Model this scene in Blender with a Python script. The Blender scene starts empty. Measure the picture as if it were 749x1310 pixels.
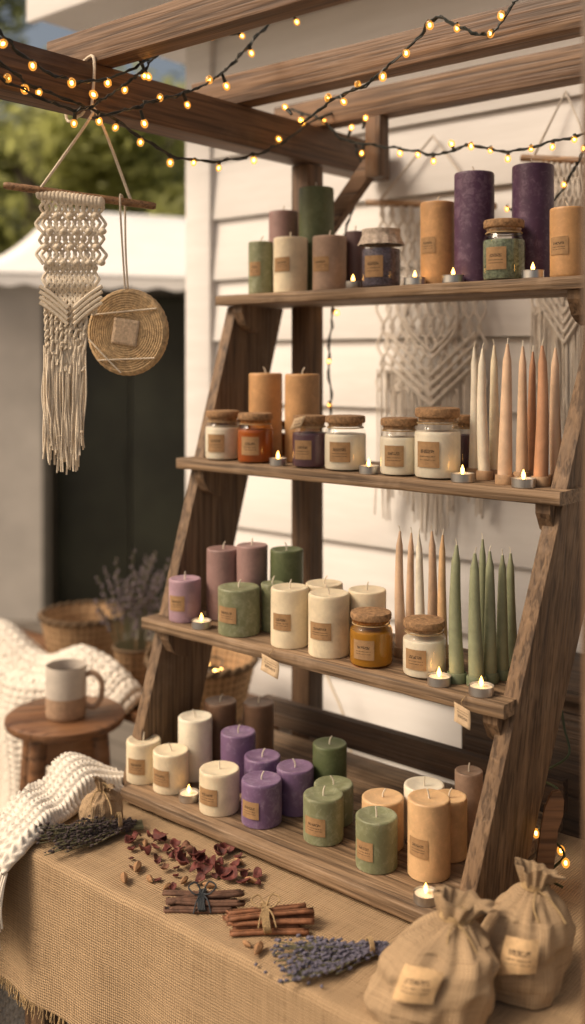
import bpy, bmesh, math, random
from mathutils import Vector, Matrix, noise as mn
R=random.Random(11)
SC=bpy.context.scene; C=SC.collection
pi=math.pi; sin=math.sin; cos=math.cos
F=1300.; CX=374.5; HV=460.; CZ=1.8
A40=math.radians(40); c4=cos(A40); s4=sin(A40)
def c2w(X,Y,z): return Vector((c4*X-s4*Y, s4*X+c4*Y, z))
def pt(u,v,Y=None,s=None,t=None,z=None):
    r=(u-CX)/F; k=(HV-v)/F; ds=c4*r-s4; dt=s4*r+c4
    if Y is None:
        Y = s/ds if s is not None else (t/dt if t is not None else (z-CZ)/k)
    return Vector((ds*Y,dt*Y,CZ+k*Y))
# ---------------------------------------------------------------- mesh builder
MW={}
class MB:
    def __init__(s): s.v=[]; s.f=[]; s.uv=[]
    def add(s,vs,fs,uvs=None):
        o=len(s.v); s.v+= [Vector(v) for v in vs]
        for i,f in enumerate(fs):
            s.f.append([o+k for k in f]); s.uv.append(uvs[i] if uvs else None)
        return s
    def frombm(s,bm,M=None):
        bm.verts.ensure_lookup_table()
        for i,v in enumerate(bm.verts): v.index=i
        vs=[(M@v.co if M else v.co.copy()) for v in bm.verts]
        fs=[[v.index for v in f.verts] for f in bm.faces]; bm.free(); return s.add(vs,fs)
    def hexa(s,p,bev=0.):
        bm=bmesh.new(); V=[bm.verts.new(q) for q in p]
        for f in ((0,3,2,1),(4,5,6,7),(0,1,5,4),(1,2,6,5),(2,3,7,6),(3,0,4,7)): bm.faces.new([V[i] for i in f])
        bmesh.ops.recalc_face_normals(bm,faces=bm.faces)
        if bev>0: bmesh.ops.bevel(bm,geom=list(bm.edges),offset=bev,segments=2,affect='EDGES',profile=.6)
        return s.frombm(bm)
    def box(s,a,b,bev=0.,M=None):
        x0,y0,z0=a; x1,y1,z1=b
        p=[Vector(q) for q in ((x0,y0,z0),(x1,y0,z0),(x1,y1,z0),(x0,y1,z0),(x0,y0,z1),(x1,y0,z1),(x1,y1,z1),(x0,y1,z1))]
        if M: p=[M@q for q in p]
        return s.hexa(p,bev)
    def bar(s,a,b,w,h,bev=0.):
        a=Vector(a);b=Vector(b);d=(b-a).normalized(); up=Vector((0,0,1))
        if abs(d.z)>.98: up=Vector((0,1,0))
        x=d.cross(up).normalized()*w/2; y=x.cross(d).normalized()*h/2
        return s.hexa([a-x-y,a+x-y,a+x+y,a-x+y,b-x-y,b+x-y,b+x+y,b-x+y],bev)
    def tube(s,pts,r,n=6,cap=True,closed=False):
        P=[Vector(p) for p in pts]; m=len(P)
        rr=r if isinstance(r,(list,tuple)) else [r]*m
        vs=[];fs=[]; nrm=None
        for i in range(m):
            d=(P[min(i+1,m-1)]-P[max(i-1,0)]) if not closed else (P[(i+1)%m]-P[i-1])
            if d.length<1e-9: d=Vector((0,0,1))
            d.normalize()
            if nrm is None: nrm=d.orthogonal().normalized()
            else:
                nrm=nrm-d*nrm.dot(d)
                nrm=nrm.normalized() if nrm.length>1e-6 else d.orthogonal().normalized()
            b=d.cross(nrm)
            for k in range(n):
                a=2*pi*k/n; vs.append(P[i]+(nrm*cos(a)+b*sin(a))*rr[i])
        for i in range(m if closed else m-1):
            j=(i+1)%m
            for k in range(n): fs.append([i*n+k,i*n+(k+1)%n,j*n+(k+1)%n,j*n+k])
        if cap and not closed:
            fs.append(list(range(n))[::-1]); fs.append([(m-1)*n+k for k in range(n)])
        return s.add(vs,fs)
    def lathe(s,prof,n=32,c=(0,0,0),jit=None,us=1.):
        vs=[];rings=[];c=Vector(c)
        for (r,z) in prof:
            if r<1e-6: rings.append([len(vs)]); vs.append(c+Vector((0,0,z)))
            else:
                ring=[]
                for k in range(n):
                    a=2*pi*k/n; q=r*(jit(a,z) if jit else 1.)
                    ring.append(len(vs)); vs.append(c+Vector((q*cos(a),q*sin(a),z)))
                rings.append(ring)
        fs=[];uv=[]; L=0
        for i in range(len(rings)-1):
            A=rings[i];B=rings[i+1]
            dl=math.hypot(prof[i+1][0]-prof[i][0],prof[i+1][1]-prof[i][1]); 
            for k in range(n):
                k2=(k+1)%n; u0=k/n*us;u1=(k+1)/n*us
                if len(A)>1 and len(B)>1: fs.append([A[k],A[k2],B[k2],B[k]]); uv.append([(u0,L),(u1,L),(u1,L+dl),(u0,L+dl)])
                elif len(A)>1: fs.append([A[k],A[k2],B[0]]); uv.append([(u0,L),(u1,L),(u0,L+dl)])
                elif len(B)>1: fs.append([A[0],B[k2],B[k]]); uv.append([(u0,L),(u1,L+dl),(u0,L+dl)])
            L+=dl
        return s.add(vs,fs,uv)
    def ball(s,c,r,nu=10,nv=6,M=None):
        rx,ry,rz=r if isinstance(r,(tuple,list)) else (r,r,r); c=Vector(c)
        vs=[];fs=[]
        for j in range(nv+1):
            p=pi*j/nv
            for k in range(nu):
                a=2*pi*k/nu; q=Vector((rx*sin(p)*cos(a),ry*sin(p)*sin(a),rz*cos(p)))
                vs.append(c+(M@q if M else q))
        for j in range(nv):
            for k in range(nu): fs.append([j*nu+k,(j+1)*nu+k,(j+1)*nu+(k+1)%nu,j*nu+(k+1)%nu])
        return s.add(vs,fs)
    def grid(s,fn,nu,nv,su=1.,sv=1.):
        vs=[fn(i/nu,j/nv) for j in range(nv+1) for i in range(nu+1)]
        fs=[];uv=[]
        for j in range(nv):
            for i in range(nu):
                a=j*(nu+1)+i; fs.append([a,a+1,a+nu+2,a+nu+1])
                x0,x1,y0,y1=i/nu*su,(i+1)/nu*su,j/nv*sv,(j+1)/nv*sv
                uv.append([(x0,y0),(x1,y0),(x1,y1),(x0,y1)])
        return s.add(vs,fs,uv)
    def knitgrid(s,fn,nu,nv,su,sv,amp,pc=.030,pr=.018):
        # a knitted sheet: columns of V stitches raised from the surface
        P=[[fn(i/nu,j/nv) for i in range(nu+1)] for j in range(nv+1)]; Q=[]; cam=Vector((0,0,1.8))
        for j in range(nv+1):
            for i in range(nu+1):
                du=P[j][min(i+1,nu)]-P[j][max(i-1,0)]; dv=P[min(j+1,nv)][i]-P[max(j-1,0)][i]; n=du.cross(dv)
                n=n.normalized() if n.length>1e-9 else Vector((0,0,1))
                if n.dot(cam-P[j][i])<0: n=-n
                x=i/nu*su/pc; tri=abs((x%1)-.5)*2; ph=j/nv*sv/pr+.85*tri
                h=(.5+.5*sin(2*pi*ph))**.8*(1-.8*tri**6)*(1-.55*max(0,1-tri*6)) +.45*(1-tri**4)
                Q.append(P[j][i]+n*amp*h)
        fs=[]
        for j in range(nv):
            for i in range(nu):
                a=j*(nu+1)+i; fs.append([a,a+1,a+nu+2,a+nu+1])
        return s.add(Q,fs)
    def build(s,name,mat,parent=None,world=False,smooth=True,ang=38,solid=0.):
        vs=s.v
        if world and parent is not None:
            I=MW[parent.name].inverted(); vs=[I@v for v in vs]
        me=bpy.data.meshes.new(name); me.from_pydata([tuple(v) for v in vs],[],s.f)
        if any(u for u in s.uv):
            L=me.uv_layers.new(name='UVMap'); i=0; flat=[]
            for f,u in zip(s.f,s.uv):
                for k in range(len(f)):
                    flat+= list(u[k]) if u else [0.,0.]
            L.data.foreach_set('uv',flat)
        me.validate()
        if smooth:
            me.polygons.foreach_set('use_smooth',[True]*len(me.polygons))
            me.set_sharp_from_angle(angle=math.radians(ang))
        me.materials.append(mat)
        o=bpy.data.objects.new(name,me); C.objects.link(o)
        if parent is not None: o.parent=parent
        if solid:
            md=o.modifiers.new('Solidify','SOLIDIFY'); md.thickness=solid; md.offset=-1
        return o
def tag(o,label,cat,group=None,kind=None):
    if label: o['label']=label
    if cat: o['category']=cat
    if group: o['group']=group
    if kind: o['kind']=kind
    return o
def thing(name,label,cat,loc,rz=0.,group=None):
    o=bpy.data.objects.new(name,None); C.objects.link(o); o.empty_display_size=.05
    o.location=loc; o.rotation_euler=(0,0,rz); tag(o,label,cat,group)
    MW[o.name]=Matrix.Translation(Vector(loc))@Matrix.Rotation(rz,4,'Z'); return o
def face_cam(p): # rz that points local -y at the viewpoint side of the stall
    return math.atan2(-p[0],p[1])
# ---------------------------------------------------------------- materials
def M(name,rough=.6,col=None):
    m=bpy.data.materials.new(name); m.use_nodes=True; nt=m.node_tree; b=nt.nodes['Principled BSDF']
    b.inputs['Roughness'].default_value=rough
    if col: b.inputs['Base Color'].default_value=(*col,1)
    return m,nt,b
def nd(nt,t,ins=None,**p):
    n=nt.nodes.new('ShaderNode'+t)
    for k,v in p.items(): setattr(n,k,v)
    for k,v in (ins or {}).items():
        if hasattr(v,'is_output'): nt.links.new(v,n.inputs[k])
        else: n.inputs[k].default_value=v
    return n
def coord(nt,kind='Object',scale=(1,1,1),rnd=True):
    tc=nd(nt,'TexCoord'); mp=nd(nt,'Mapping',{0:tc.outputs[kind]}); mp.inputs['Scale'].default_value=scale
    if rnd:
        oi=nd(nt,'ObjectInfo'); ml=nd(nt,'Math',{0:oi.outputs['Random'],1:37.},operation='MULTIPLY')
        nt.links.new(ml.outputs[0],mp.inputs['Location'])
    return mp.outputs[0]
def noi(nt,vec,scale,detail=4,rough=.55,dist=0.):
    return nd(nt,'TexNoise',{'Vector':vec,'Scale':scale,'Detail':detail,'Roughness':rough,'Distortion':dist}).outputs['Fac']
def ramp(nt,fac,stops):
    n=nd(nt,'ValToRGB',{0:fac}); e=n.color_ramp.elements
    while len(e)<len(stops): e.new(.5)
    for i,(p,c) in enumerate(stops):
        e[i].position=p; e[i].color=(*c,1) if len(c)==3 else c
    return n.outputs[0]
def mixc(nt,fac,a,b,mode='MIX'):
    n=nt.nodes.new('ShaderNodeMix'); n.data_type='RGBA'; n.blend_type=mode
    for k,v in ((0,fac),(6,a),(7,b)):
        if hasattr(v,'is_output'): nt.links.new(v,n.inputs[k])
        else: n.inputs[k].default_value=(*v,1) if isinstance(v,tuple) else v
    return n.outputs[2]
def math_(nt,op,a,b=0.,c=0.):
    return nd(nt,'Math',{0:a,1:b,2:c},operation=op).outputs[0]
def bump(nt,b,h,st=.3,d=.01):
    n=nd(nt,'Bump',{'Height':h,'Strength':st,'Distance':d}); nt.links.new(n.outputs[0],b.inputs['Normal'])
def sc3(c,k): return tuple(min(1,x*k) for x in c)
def wood(name,dark,light,axis=0,rough=.66,fine=34.,bmp=.7,gk=.6):
    m,nt,b=M(name,rough); sc=[fine]*3; sc[axis]=1.6
    v=coord(nt,'Object',tuple(sc)); v2=coord(nt,'Object',(4,4,4))
    g=noi(nt,v,1.,4,.68,.8); g2=noi(nt,v2,1.4,4,.65,.2)
    sc2=[fine*3.2]*3; sc2[axis]=3.; g3=noi(nt,coord(nt,'Object',tuple(sc2)),1.,2,.6,.2)
    col=ramp(nt,g,[(.32,dark),(.50,tuple((a+c)/2 for a,c in zip(dark,light))),(.66,light)])
    col=mixc(nt,math_(nt,'MULTIPLY',g2,.35),col,sc3(dark,1.15))
    gp=ramp(nt,g2,[(.50,(0,0,0)),(.68,(gk,gk,gk))]); av=sum(light)/3
    col=mixc(nt,gp,col,tuple(.70*x*1.15+.30*av*k for x,k in zip(light,(1.22,1.06,.88))))
    lines=ramp(nt,g3,[(.37,(.28,.25,.22)),(.5,(1,1,1))])
    col=mixc(nt,.75,col,lines,'MULTIPLY')
    nt.links.new(col,b.inputs['Base Color'])
    nt.links.new(math_(nt,'MULTIPLY_ADD',g,.35,rough-.15),b.inputs['Roughness'])
    bump(nt,b,math_(nt,'ADD',g,math_(nt,'MULTIPLY',g3,1.3)),bmp,.004); return m
def wax(name,col,mott=.25,light=None,sss=.12):
    m,nt,b=M(name,.5); v=coord(nt)
    g=noi(nt,v,16,4,.65,.4); g2=noi(nt,v,70,3,.7,.8)
    lt=light or sc3(col,1.45)
    c=ramp(nt,g,[(.3,sc3(col,.80)),(.5,col),(.72,sc3(col,1.12))])
    crys=ramp(nt,math_(nt,'MULTIPLY',g2,math_(nt,'ADD',g,.45)),[(.46,(0,0,0)),(.66,(1,1,1))])
    c=mixc(nt,math_(nt,'MULTIPLY',crys,mott),c,lt)
    nt.links.new(c,b.inputs['Base Color'])
    b.inputs['Subsurface Weight'].default_value=sss; b.inputs['Subsurface Radius'].default_value=(1,.55,.35)
    b.inputs['Subsurface Scale'].default_value=.012
    nt.links.new(math_(nt,'MULTIPLY_ADD',g2,.3,.34),b.inputs['Roughness'])
    bump(nt,b,math_(nt,'ADD',math_(nt,'MULTIPLY',g,.8),math_(nt,'MULTIPLY',g2,.35)),.22,.004); return m
def plain(name,col,rough=.6,var=.25,scale=30,bmp=.2,metal=0.):
    m,nt,b=M(name,rough); v=coord(nt); g=noi(nt,v,scale,3,.6)
    nt.links.new(ramp(nt,g,[(.25,sc3(col,1-var)),(.75,sc3(col,1+var))]),b.inputs['Base Color'])
    b.inputs['Metallic'].default_value=metal
    if bmp: bump(nt,b,g,bmp,.003)
    return m
def emis(name,col,st):
    m=bpy.data.materials.new(name); m.use_nodes=True; nt=m.node_tree; b=nt.nodes['Principled BSDF']
    b.inputs['Base Color'].default_value=(*col,1); b.inputs['Emission Color'].default_value=(*col,1); b.inputs['Emission Strength'].default_value=st
    return m
def glassy(name,tint=(1,1,1),em=None):
    m=bpy.data.materials.new(name); m.use_nodes=True; nt=m.node_tree
    for n in list(nt.nodes): nt.nodes.remove(n)
    o=nd(nt,'OutputMaterial'); tr=nd(nt,'BsdfTransparent',{'Color':(*tint,1)}); gl=nd(nt,'BsdfGlossy',{'Color':(1,1,1,1),'Roughness':.06})
    fr=nd(nt,'Fresnel',{'IOR':1.45}); ge=nd(nt,'NewGeometry')
    f2=math_(nt,'MULTIPLY',math_(nt,'MULTIPLY_ADD',fr.outputs[0],.9,.01),math_(nt,'SUBTRACT',1.,ge.outputs['Backfacing']))
    mx=nd(nt,'MixShader',{0:f2,1:tr.outputs[0],2:gl.outputs[0]}); res=mx.outputs[0]
    if em:
        e=nd(nt,'Emission',{'Color':(*em[0],1),'Strength':em[1]}); ad=nd(nt,'AddShader',{0:res,1:e.outputs[0]}); res=ad.outputs[0]
        m.cycles.emission_sampling='NONE'
    nt.links.new(res,o.inputs[0]); return m
def weave(name,col,period=.007,wob=.003,slub=300.,lo=.36):
    m,nt,b=M(name,.9); tc=nd(nt,'TexCoord'); uv=tc.outputs['UV']
    ds=nd(nt,'TexNoise',{'Vector':uv,'Scale':45.,'Detail':2.}); d2=nd(nt,'VectorMath',{0:ds.outputs['Color'],1:(.5,.5,.5)},operation='SUBTRACT')
    d3=nd(nt,'VectorMath',{0:d2.outputs[0],3:wob},operation='SCALE'); vv=nd(nt,'VectorMath',{0:uv,1:d3.outputs[0]},operation='ADD').outputs[0]
    sx=nd(nt,'SeparateXYZ',{0:vv}); k=pi/period
    a=math_(nt,'SINE',math_(nt,'MULTIPLY',sx.outputs[0],k)); c=math_(nt,'SINE',math_(nt,'MULTIPLY',sx.outputs[1],k))
    aa=math_(nt,'ABSOLUTE',a); cc=math_(nt,'ABSOLUTE',c)
    over=math_(nt,'MULTIPLY_ADD',math_(nt,'MULTIPLY',a,c),.5,.5)
    h=math_(nt,'ADD',math_(nt,'MULTIPLY',aa,over),math_(nt,'MULTIPLY',cc,math_(nt,'SUBTRACT',1.,over)))
    n1=noi(nt,uv,9.,3,.6)
    mp1=nd(nt,'Mapping',{0:uv}); mp1.inputs['Scale'].default_value=(9,slub,1); mp2=nd(nt,'Mapping',{0:uv}); mp2.inputs['Scale'].default_value=(slub,9,1)
    n2=math_(nt,'ADD',noi(nt,mp1.outputs[0],1.,2),noi(nt,mp2.outputs[0],1.,2))
    cl=ramp(nt,h,[(.12,sc3(col,lo)),(.5,sc3(col,.90)),(.95,sc3(col,1.15))])
    cl=mixc(nt,.8,cl,ramp(nt,math_(nt,'MULTIPLY',n2,.5),[(.36,(.60,.57,.53)),(.5,(.95,.95,.95)),(.64,(1.0,1.0,1.0))]),'MULTIPLY')
    cl=mixc(nt,.4,cl,ramp(nt,n1,[(.3,(.75,.73,.71)),(.7,(1,1,1))]),'MULTIPLY')
    nt.links.new(cl,b.inputs['Base Color']); bump(nt,b,h,.8,.0025); return m
def labelmat(name,col=(.34,.20,.092),ink=(.05,.025,.012),ts=1.):
    m,nt,b=M(name,.8); tc=nd(nt,'TexCoord'); oi=nd(nt,'ObjectInfo')
    sx=nd(nt,'SeparateXYZ',{0:tc.outputs['UV']}); U=sx.outputs[0];V=sx.outputs[1]
    def band(x,a,bb): return math_(nt,'MULTIPLY',math_(nt,'GREATER_THAN',x,a),math_(nt,'LESS_THAN',x,bb))
    def words(row,fu,th):
        cv=nd(nt,'CombineXYZ',{0:math_(nt,'MULTIPLY',U,fu),1:math_(nt,'MULTIPLY',V,row),2:math_(nt,'MULTIPLY',oi.outputs['Random'],91.)})
        return math_(nt,'GREATER_THAN',noi(nt,cv.outputs[0],1.,1),th)
    ttl=math_(nt,'MULTIPLY',math_(nt,'MULTIPLY',band(V,.55,.70),band(U,.2,.8)),words(26.*ts,24.*ts,.46))
    l1=math_(nt,'MULTIPLY',math_(nt,'MULTIPLY',math_(nt,'ADD',band(V,.40,.45),band(V,.27,.31)),band(U,.15,.85)),words(40.*ts,34.*ts,.47))
    mk=math_(nt,'MINIMUM',math_(nt,'ADD',ttl,l1),1.)
    g=noi(nt,coord(nt),90,3,.6)
    base=ramp(nt,g,[(.3,sc3(col,.82)),(.7,sc3(col,1.15))])
    nt.links.new(mixc(nt,math_(nt,'MULTIPLY',mk,.85),base,ink),b.inputs['Base Color']); return m
W_SH=wood('shelf_wood',(.10,.060,.032),(.37,.240,.135),0)
W_RAIL=wood('rail_wood',(.088,.050,.027),(.285,.178,.098),2)
W_PX=wood('rafter_wood',(.115,.058,.028),(.245,.140,.072),0,.58,34.,.5,.4)
W_PY=wood('beam_wood',(.075,.037,.018),(.205,.114,.058),1,.58,34.,.5,.5)
W_PZ=wood('post_wood',(.072,.039,.020),(.20,.113,.058),2,.58)
W_DK=wood('dark_wood',(.034,.020,.012),(.10,.058,.033),0)
W_ST=wood('stool_wood',(.12,.052,.022),(.28,.135,.06),0,.4,20.,.4)
W_DOW=wood('dowel_wood',(.20,.10,.045),(.42,.24,.11),0,.5,60.,.2)
CREAM=wax('cream_wax',(.72,.61,.43),.15); IVORY=wax('ivory_wax',(.74,.67,.54),.1)
SAGE=wax('sage_wax',(.195,.205,.11),.55,(.35,.36,.25)); DGREEN=wax('deep_green_wax',(.085,.105,.043),.35,(.17,.19,.10)); SAGET=wax('taper_sage_wax',(.26,.275,.165),.2)
PURP=wax('deep_purple_wax',(.070,.028,.066),.5,(.21,.14,.195)); LAV=wax('lavender_wax',(.17,.10,.195),.55,(.33,.25,.35))
LILAC=wax('lilac_wax',(.34,.22,.265),.35); MAUVE=wax('mauve_wax',(.27,.165,.15),.3); DMAUVE=wax('dark_mauve_wax',(.12,.07,.07),.3)
TAN=wax('tan_wax',(.49,.27,.115),.35); PEACH=wax('peach_wax',(.60,.385,.20),.3); BROWN=wax('brown_wax',(.17,.095,.057),.3)
TAUPE=wax('taupe_wax',(.33,.22,.155),.4); TERRA=wax('terracotta_wax',(.47,.245,.135),.15); PALEPINK=wax('pale_pink_wax',(.65,.45,.30),.12)
AMBER=wax('amber_wax',(.30,.095,.02),.1); OLIVE=wax('olive_wax',(.36,.245,.03),.1); PLUM=wax('plum_wax',(.085,.03,.05),.1)
HERB=plain('green_herbs',(.14,.17,.11),.9,.7,160,1.); LAVDRY=plain('lavender_buds',(.085,.07,.10),.9,.8,190,1.)
WICK=plain('wick_cotton',(.70,.62,.50),.9); LABEL=labelmat('kraft_label'); TAGP=labelmat('pale_tag',(.50,.36,.22)); SLAB=labelmat('sack_label',(.56,.37,.19),ts=.85)
CORK=plain('cork',(.29,.165,.078),.85,.55,140,.7); GLASS=glassy('clear_glass',(.985,.985,.97)); GLAMB=glassy('amber_glass',(.95,.76,.5))
ALU=plain('aluminium',(.62,.61,.60),.32,.08,60,.05,1.); FLAME=emis('flame_glow',(1,.50,.11),9.)
WIRE=plain('dark_wire',(.018,.02,.014),.5); BULBG=glassy('bulb_glass',(1,.80,.5),((1,.42,.06),.5)); FIL=emis('filament_glow',(1,.52,.14),20.)
ROPE=plain('cotton_rope',(.78,.67,.52),.95,.18,260,.5); ROPE2=plain('wall_rope',(.68,.61,.53),.95,.2,220,.5); TWINE=plain('jute_twine',(.38,.26,.13),.95,.4,300,.6)
BURLAP=weave('burlap',(.45,.305,.17),.0052,.0035); SACK=weave('sack_burlap',(.50,.345,.20),.0042,.0025,300.,.38); LACE=plain('lace_cloth',(.46,.38,.31),.95,.4,150,.6)
KNITF=plain('knit_yarn',(.78,.71,.61),.95,.12,260,.5)
WICKER=weave('wicker',(.40,.25,.13),.022,.003,60.); SEAG=plain('seagrass',(.50,.345,.185),.9,.45,110,.9)
CER_W=plain('glazed_white',(.54,.48,.41),.35,.1,40,.05); CER_C=plain('raw_clay',(.38,.25,.16),.7,.25,90,.2)
PETAL=plain('dried_petal',(.115,.024,.017),.75,.65,60,.5); PETALB=plain('brown_dried_petal',(.15,.065,.035),.8,.5,60,.5); POD=plain('dried_pod',(.29,.155,.07),.8,.5,120,.5); CINN=plain('cinnamon_bark',(.24,.10,.045),.75,.5,70,.6)
CINND=plain('dark_cinnamon_bark',(.12,.058,.034),.8,.5,70,.7); RIB=plain('dark_ribbon',(.02,.025,.03),.7); STEM=plain('dry_stem',(.17,.16,.09),.9); LBUD=plain('dried_lavender_bud',(.125,.115,.155),.95,.6,150); DBUD=plain('dark_dried_bud',(.06,.044,.042),.95,.6,150)
SPRAY=plain('spray_lavender_bud',(.15,.12,.135),.95,.5,150)
# ---------------------------------------------------------------- setting
def setting():
    m,nt,b=M('paving',.85); v=coord(nt,'Object',(1,1,1),False)
    br=nd(nt,'TexBrick',{'Vector':v,'Color1':(.17,.145,.12,1),'Color2':(.21,.18,.15,1),'Mortar':(.06,.05,.04,1),'Scale':1.6,'Mortar Size':.012})
    g=noi(nt,v,5,5); nt.links.new(mixc(nt,math_(nt,'MULTIPLY',g,.6),br.outputs[0],(.10,.085,.065)),b.inputs['Base Color']); bump(nt,b,g,.3,.01)
    MB().grid(lambda a,c:Vector((-150+300*a,-150+300*c,0)),4,4).build('ground',m,smooth=False)['kind']='structure'
    # white clapboard building
    m,nt,b=M('white_paint',.55); v=coord(nt,'Object',(1.2,1.2,9),False); g=noi(nt,v,3,4,.6)
    nt.links.new(ramp(nt,g,[(.25,(.71,.68,.65)),(.7,(.80,.775,.75))]),b.inputs['Base Color']); bump(nt,b,g,.12,.004); WHITE=m
    root=thing('clapboard_building','white clapboard building wall rising behind the candle stand','building',(-.5,2.5,0))
    w=MB(); z=0.; bh=.205
    while z<3.4:
        w.hexa([(-2.44,2.482,z),(2.5,2.482,z),(2.5,2.62,z),(-2.44,2.62,z),(-2.44,2.500,z+bh),(2.5,2.500,z+bh),(2.5,2.62,z+bh),(-2.44,2.62,z+bh)],.002); z+=bh+.002
    w.build('siding',WHITE,root,True,ang=25)
    MB().box((-2.56,2.470,0),(-2.442,2.62,3.4),.004).build('corner_trim',WHITE,root,True)
    MB().box((-2.555,2.63,0),(2.5,6.5,3.4),.01).build('wall',WHITE,root,True)
    e=MB(); e.box((-2.95,2.12,2.98),(2.5,6.7,3.03),.004); e.box((-2.95,2.09,2.96),(2.5,2.117,3.14),.003); e.build('eave',WHITE,root,True)
    return WHITE
WHITE=setting()
# pergola
def pergola():
    root=thing('pergola','brown timber pergola frame with beams and rafters over the stall','pergola',(-1.735,2.13,0))
    MB().box((-1.775,.55,2.325),(-1.695,2.465,2.425),.005).build('beam',W_PY,root,True)
    MB().box((-.54,.9,2.325),(-.45,2.465,2.425),.005).build('beam',W_PY,root,True)
    for t in (1.40,1.845,2.165):
        MB().box((-1.86,t-.030,2.427),(-.2,t+.030,2.502),.004).build('rafter',W_PX,root,True)
    MB().box((-1.767,2.10,0),(-1.705,2.162,2.323),.004).build('post',W_PZ,root,True)
    MB().box((-.53,1.182,0),(-.46,1.25,2.323),.004).build('post',W_PZ,root,True)
    MB().bar((-1.712,2.150,2.12),(-1.535,2.150,2.305),.03,.045,.003).build('brace',W_PX,root,True)
    MB().box((-1.545,2.132,2.27),(-1.497,2.172,2.426),.003).build('strut',W_PZ,root,True)
pergola()
# ---------------------------------------------------------------- table and cloth
TZ=.77; TL=-1.915; TR=-.35; TF=1.28; TB=2.07
def table():
    root=thing('wooden_table','dark wooden table hidden under the burlap cloth with one leg showing','table',(-1.1,1.68,0))
    MB().box((TL+.01,TF+.012,TZ-.035),(TR-.01,TB,TZ-.006),.003).build('tabletop',W_DK,root,True)
    for x in (TL+.06,TR-.10):
        for y in (TF+.03,TB-.09): MB().box((x,y,0),(x+.07,y+.06,TZ-.037),.003).build('leg',W_PZ,root,True)
    ap=MB(); ap.box((TL+.14,TF+.04,TZ-.12),(TR-.10,TF+.065,TZ-.037)); ap.build('apron',W_DK,root,True)
    clo=thing('burlap_tablecloth','coarse brown burlap tablecloth with a fringed hem draped over the table','tablecloth',(-1.1,1.68,TZ))
    H=.295; rr=.014
    def path(d):
        Ltop=TB-TF
        if d<Ltop-rr: return TB-d,TZ
        d-=Ltop-rr
        if d<rr*pi/2:
            a=d/rr; return TF+rr-rr*sin(a)*1.0,TZ-rr+rr*cos(a)
        return TF,TZ-rr-(d-rr*pi/2)
    tot=(TB-TF-rr)+rr*pi/2+H-rr
    def fn(a,b):
        s=TL+(TR-TL)*a; t,z=path(b*tot); k=max(0.,(TZ-rr-z)/H)
        wv=.008*sin(s*13+sin(s*5)*1.5)+.003*sin(s*31)
        t-=k*(.010+wv*(1.2))
        wr=mn.noise(Vector((s*5+t*2,t*9-s*3,0))); 
        z+=.0022*mn.noise(Vector((s*14,t*14,0)))+(-.0025*max(0,1-abs(wr)*9) if t<1.5 else 0) if k==0 else .004*mn.noise(Vector((s*6,1,0)))*k
        if k>0: t+=.004*k*mn.noise(Vector((s*11,z*9,4)))
        return Vector((s+.006*k*sin(s*23),t,z))
    MB().grid(fn,170,130,TR-TL,tot).build('cloth',BURLAP,clo,True)
    def fl(a,b):
        z=TZ-rr-b*(H-rr); t=TF+(TB-TF)*a; return Vector((TL-.003-.012*b*(1+sin(t*19)),t,z))
    sd=MB().grid(fl,60,24,TB-TF,H); sd.build('side_drop',BURLAP,clo,True)
    fr=MB()
    for i in range(520):
        a=R.random(); p=fn(a,1.); L=R.uniform(.010,.028); q=p+Vector((R.uniform(-.006,.006),R.uniform(-.006,.002),-L))
        fr.tube([p+Vector((0,0,.003)),(p+q)/2+Vector((R.uniform(-.003,.003),0,0)),q],.0011,4,False)
    o=fr.build('fringe',TWINE,clo,True); o['kind']='stuff'
table()
# ---------------------------------------------------------------- display stand
SH={1:(1.967,1.905,-.845),2:(1.553,1.765,-.845),3:(1.175,1.650,-.893),4:(.807,1.545,-.965)}
SDEP={1:.25,2:.26,3:.28,4:.52}
def plank(b,a,c,n=40,bev=.0034):
    # a board cut in short lengths along its run so that the edges can be worn unevenly
    V=[]; x0,y0,z0=a;x1,y1,z1=c
    for i in range(n+1):
        x=x0+(x1-x0)*i/n
        w=lambda k:bev*(.4+1.3*abs(mn.noise(Vector((x*23+k*7,y0*9+k,z0*3))))+1.6*max(0,mn.noise(Vector((x*9+k*3,y0*5,z0*7)))-.35))
        p=[]
        for (cy,cz,dy,dz,k) in ((y0,z0,1,1,0),(y1,z0,-1,1,1),(y1,z1,-1,-1,2),(y0,z1,1,-1,3)):
            q=w(k); pr=[(cy,cz+dz*q),(cy+dy*q*.35,cz+dz*q*.35),(cy+dy*q,cz)]
            if k in (1,3): pr=pr[::-1]
            p+=pr
        V.append([Vector((x,yy,zz)) for yy,zz in p])
    m=len(V[0]); vs=[q for r in V for q in r]; fs=[]
    for i in range(n):
        for k in range(m): fs.append([i*m+k,i*m+(k+1)%m,(i+1)*m+(k+1)%m,(i+1)*m+k])
    fs.append(list(range(m))[::-1]); fs.append([n*m+k for k in range(m)])
    return b.add(vs,fs)
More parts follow.
